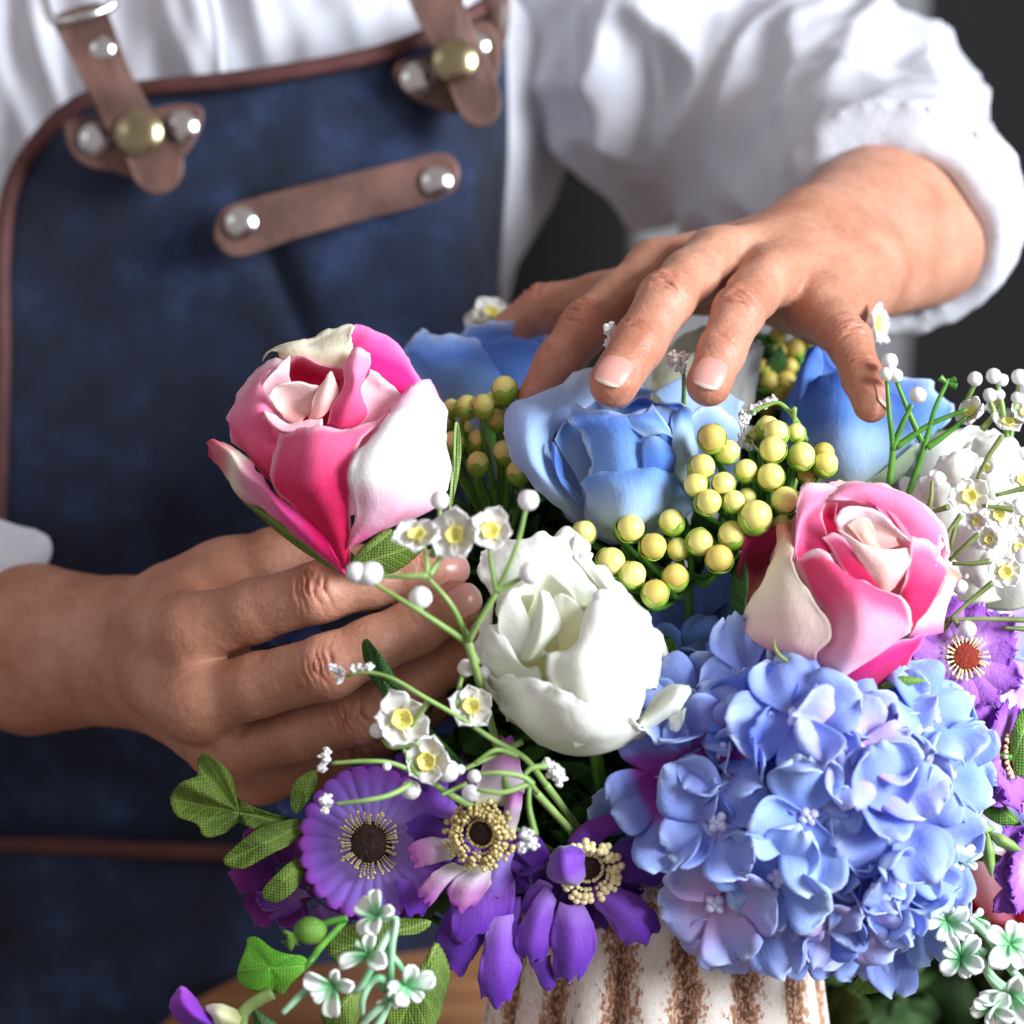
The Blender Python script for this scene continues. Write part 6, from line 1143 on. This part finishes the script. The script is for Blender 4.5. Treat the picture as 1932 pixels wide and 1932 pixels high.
leaf('olive leaf slanting down under the sideways lilac daisy', zz, [(1730, 610, 0), (1790, 620, 2), (1850, 660, 3), (1850, 700, 3), (1920, 790, 1), (1840, 790, 3), (1760, 740, 3), (1725, 680, 0)], L_MID, (1728, 620, 0), tip=(1925, 795), dome=2)
zw = Z(805, 966, .2778, .87)
leaf('dark green serrated leaf between the white rose and the hydrangea', zw, [(1600, 860, -4), (1660, 850, -3), (1710, 930, 0), (1780, 1010, 0), (1720, 1090, 0), (1650, 1170, -2), (1600, 1150, -4), (1590, 980, -5)], L_DARK, (1600, 860, -4), tip=(1770, 1020))
leaf('green leaf folded beside the near fingers behind the beaded sprig', Z(650*.8944, 1000*.8944, .3241, .84), [(340, 960, 2), (380, 1000, 4), (430, 1060, 4), (500, 1170, 2), (570, 1290, 0), (580, 1330, -2), (500, 1370, 0), (440, 1400, -2), (430, 1280, 0), (370, 1200, -2), (330, 1100, -2), (315, 1000, 0)], L_DARK, (470, 1380, -2), [(480, 1360, -2), (650, 1450, -16), (900, 1700, -24)], tip=(340, 960), dome=2, jag=0)
leaf('slim pale green leaf standing between the held pink rose and the berries', Z(357.8, 581.4, .3241, .872), [(1510, 1180, 0), (1520, 1000, 2), (1535, 850, 2), (1540, 700, 1), (1555, 660, 0), (1575, 720, 1), (1580, 850, 2), (1560, 1000, 2), (1540, 1100, 1), (1525, 1160, 0)], leaf_mat('pale_leaf', (128, 160, 80), (158, 186, 108)), (1515, 1180, 0), tip=(1555, 660), jag=0, dome=1)

# ------------------------------------------------------------------ tangled greenery filling the middle of the arrangement (nobody could count it)
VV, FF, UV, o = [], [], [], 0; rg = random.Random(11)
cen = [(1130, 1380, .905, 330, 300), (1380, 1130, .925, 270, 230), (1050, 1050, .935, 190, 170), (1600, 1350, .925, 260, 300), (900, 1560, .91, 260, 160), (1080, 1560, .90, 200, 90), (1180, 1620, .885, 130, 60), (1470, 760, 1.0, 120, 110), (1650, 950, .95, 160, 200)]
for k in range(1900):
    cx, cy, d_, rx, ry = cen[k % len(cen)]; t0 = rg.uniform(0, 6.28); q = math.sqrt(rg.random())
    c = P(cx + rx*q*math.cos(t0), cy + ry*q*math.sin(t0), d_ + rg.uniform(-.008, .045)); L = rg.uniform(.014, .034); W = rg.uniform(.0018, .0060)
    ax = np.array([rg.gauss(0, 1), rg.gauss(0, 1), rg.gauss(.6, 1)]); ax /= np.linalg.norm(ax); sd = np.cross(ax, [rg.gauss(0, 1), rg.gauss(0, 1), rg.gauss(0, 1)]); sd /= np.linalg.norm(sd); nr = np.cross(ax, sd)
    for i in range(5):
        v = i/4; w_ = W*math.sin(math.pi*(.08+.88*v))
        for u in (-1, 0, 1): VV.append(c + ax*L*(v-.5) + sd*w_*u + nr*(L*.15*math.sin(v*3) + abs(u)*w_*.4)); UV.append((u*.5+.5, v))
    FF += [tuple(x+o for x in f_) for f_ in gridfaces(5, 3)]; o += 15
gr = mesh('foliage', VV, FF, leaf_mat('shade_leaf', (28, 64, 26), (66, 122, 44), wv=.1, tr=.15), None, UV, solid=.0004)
tag(gr, 'tangle of narrow dark green leaves between the flowers', 'foliage', kind='stuff')

# blurred leafy plant and orange petals standing further back, low at the right
pl = thing('potted_plant', on_table(1700, 1990), 'blurred dark leafy plant behind the vase, low at the right', 'plant')
VV, FF, UV, o = [], [], [], 0
for k in range(300):
    c = P(rg.uniform(1540, 1990), rg.uniform(1740, 2080), rg.uniform(1.05, 1.22)); L = rg.uniform(.03, .06); W = L*rg.uniform(.2, .35)
    ax = np.array([rg.gauss(0, 1), rg.gauss(0, .6), rg.gauss(.5, 1)]); ax /= np.linalg.norm(ax); sd = np.cross(ax, TOW + np.array([rg.gauss(0, .5), rg.gauss(0, .5), rg.gauss(0, .5)])); sd /= np.linalg.norm(sd); nr = np.cross(ax, sd)
    for i in range(7):
        v = i/6; w_ = W*math.sin(math.pi*(.06+.9*v))
        for u in (-1, 0, 1): VV.append(c + ax*L*(v-.5) + sd*w_*u + nr*(L*.2*math.sin(v*3) + abs(u)*w_*.3)); UV.append((u*.5+.5, v))
    FF += [tuple(x+o for x in f_) for f_ in gridfaces(7, 3)]; o += 21
mesh('leaves', VV, FF, leaf_mat('far_leaf', (34, 62, 30), (74, 104, 48), wv=.05), pl, UV, solid=.0005)
for k in range(6): tube('stem', [P(1600 + k*60, 1780 + (k % 3)*60, 1.09), P(1660 + k*30, 1900, 1.10), on_table(1700 + k*8, 2050)], .002, DGREEN, pl, 6, world=True)
bl = thing('blossom', P(1745, 1885, 1.16), 'small blurred orange blossom low behind the vase at the right', 'blossom')
ORP = petal_mat('orange_petal', [(0, (180, 60, 20)), (1, (214, 118, 60))])
fo = frame((-.2, .6, .8), 0)
for k in range(6): dpetal(bl, P(1750, 1880, 1.16), fo, k*1.05, .016, .013, ORP, .3, .1, seed=k+300)
tube('stem', [P(1750, 1880, 1.16), on_table(1770, 2010)], .0015, DGREEN, bl, 6, world=True)

# ------------------------------------------------------------------ vase
m, t, N_, L_, Bs = newmat('whitewashed_clay'); VASE = m
tc = N_.new('ShaderNodeTexCoord'); at = N_.new('ShaderNodeAttribute'); at.attribute_name = 'groove'
mp = N_.new('ShaderNodeMapping'); mp.inputs['Scale'].default_value = (1, 1, .55); L_.new(tc.outputs['Object'], mp.inputs[0])
na = noisen(N_, L_, mp.outputs[0], 520, 5, .7); nb = noisen(N_, L_, mp.outputs[0], 90, 4)
f = mth(N_, L_, 'ADD', at.outputs['Fac'], mth(N_, L_, 'ADD', mth(N_, L_, 'MULTIPLY', mth(N_, L_, 'SUBTRACT', na, .5), 2.3), mth(N_, L_, 'MULTIPLY', mth(N_, L_, 'SUBTRACT', nb, .5), .7)))
r1 = ramp(N_, [(.0, lin((236, 226, 218))), (.40, lin((226, 210, 200))), (.50, lin((178, 132, 100))), (.72, lin((150, 104, 74))), (1, lin((104, 70, 50)))]); L_.new(f, r1.inputs[0])
nsp = noisen(N_, L_, mp.outputs[0], 900, 3, .6); rs_ = ramp(N_, [(.50, (0, 0, 0)), (.57, (1, 1, 1))]); L_.new(nsp, rs_.inputs[0])
rg_ = ramp(N_, [(.46, (0, 0, 0)), (.56, (1, 1, 1))]); L_.new(f, rg_.inputs[0])
L_.new(mixc(N_, L_, 'MIX', mth(N_, L_, 'MULTIPLY', mth(N_, L_, 'MULTIPLY', rs_.outputs[0], rg_.outputs[0]), .75), r1.outputs[0], lin((206, 168, 146))), Bs.inputs['Base Color'])
Bs.inputs['Roughness'].default_value = .8
bp = N_.new('ShaderNodeBump'); bp.inputs['Strength'].default_value = .4; bp.inputs['Distance'].default_value = .001; L_.new(na, bp.inputs['Height']); L_.new(bp.outputs[0], Bs.inputs['Normal'])
vx, vy = P(1240, 1760, .930)[:2]
vase = thing('vase', (vx, vy, 0), 'fluted whitewashed clay vase holding the flowers', 'vase')
prof = [(r_*.96, z_*.895) for r_, z_ in [(0, .001), (.060, 0), (.066, .003), (.068, .02), (.066, .05), (.0610, .09), (.0560, .125), (.0525, .150), (.0515, .163), (.0530, .172), (.0560, .179), (.0560, .184), (.053, .187), (.0495, .185), (.047, .17), (.047, .13), (.052, .08), (.056, .03), (0, .02)]]
pp = spline([(r_, z_, 0) for r_, z_ in prof], 110); k = 264; NF = 15; V, G = [], []
for r_, z_, _ in pp:
    inn = 0
    for j in range(k):
        t0 = 2*math.pi*j/k; w_ = abs(math.cos(NF*t0/2)); fl_ = 1 if (.012 < z_ < .156) else 0
        out_ = 1 if r_ > .0490 and z_ < .161 else 0
        d_ = (.0052*(w_**.8) - .003) * fl_ * out_
        V.append((vx + (max(r_, .0003)+d_)*math.cos(t0), vy + (max(r_, .0003)+d_)*math.sin(t0), z_)); G.append(1.26 - w_*1.20 + .10*math.sin(j*.37) if fl_ else .42)
mesh('body', V, gridfaces(len(pp), k, True), VASE, vase, att={'groove': G})
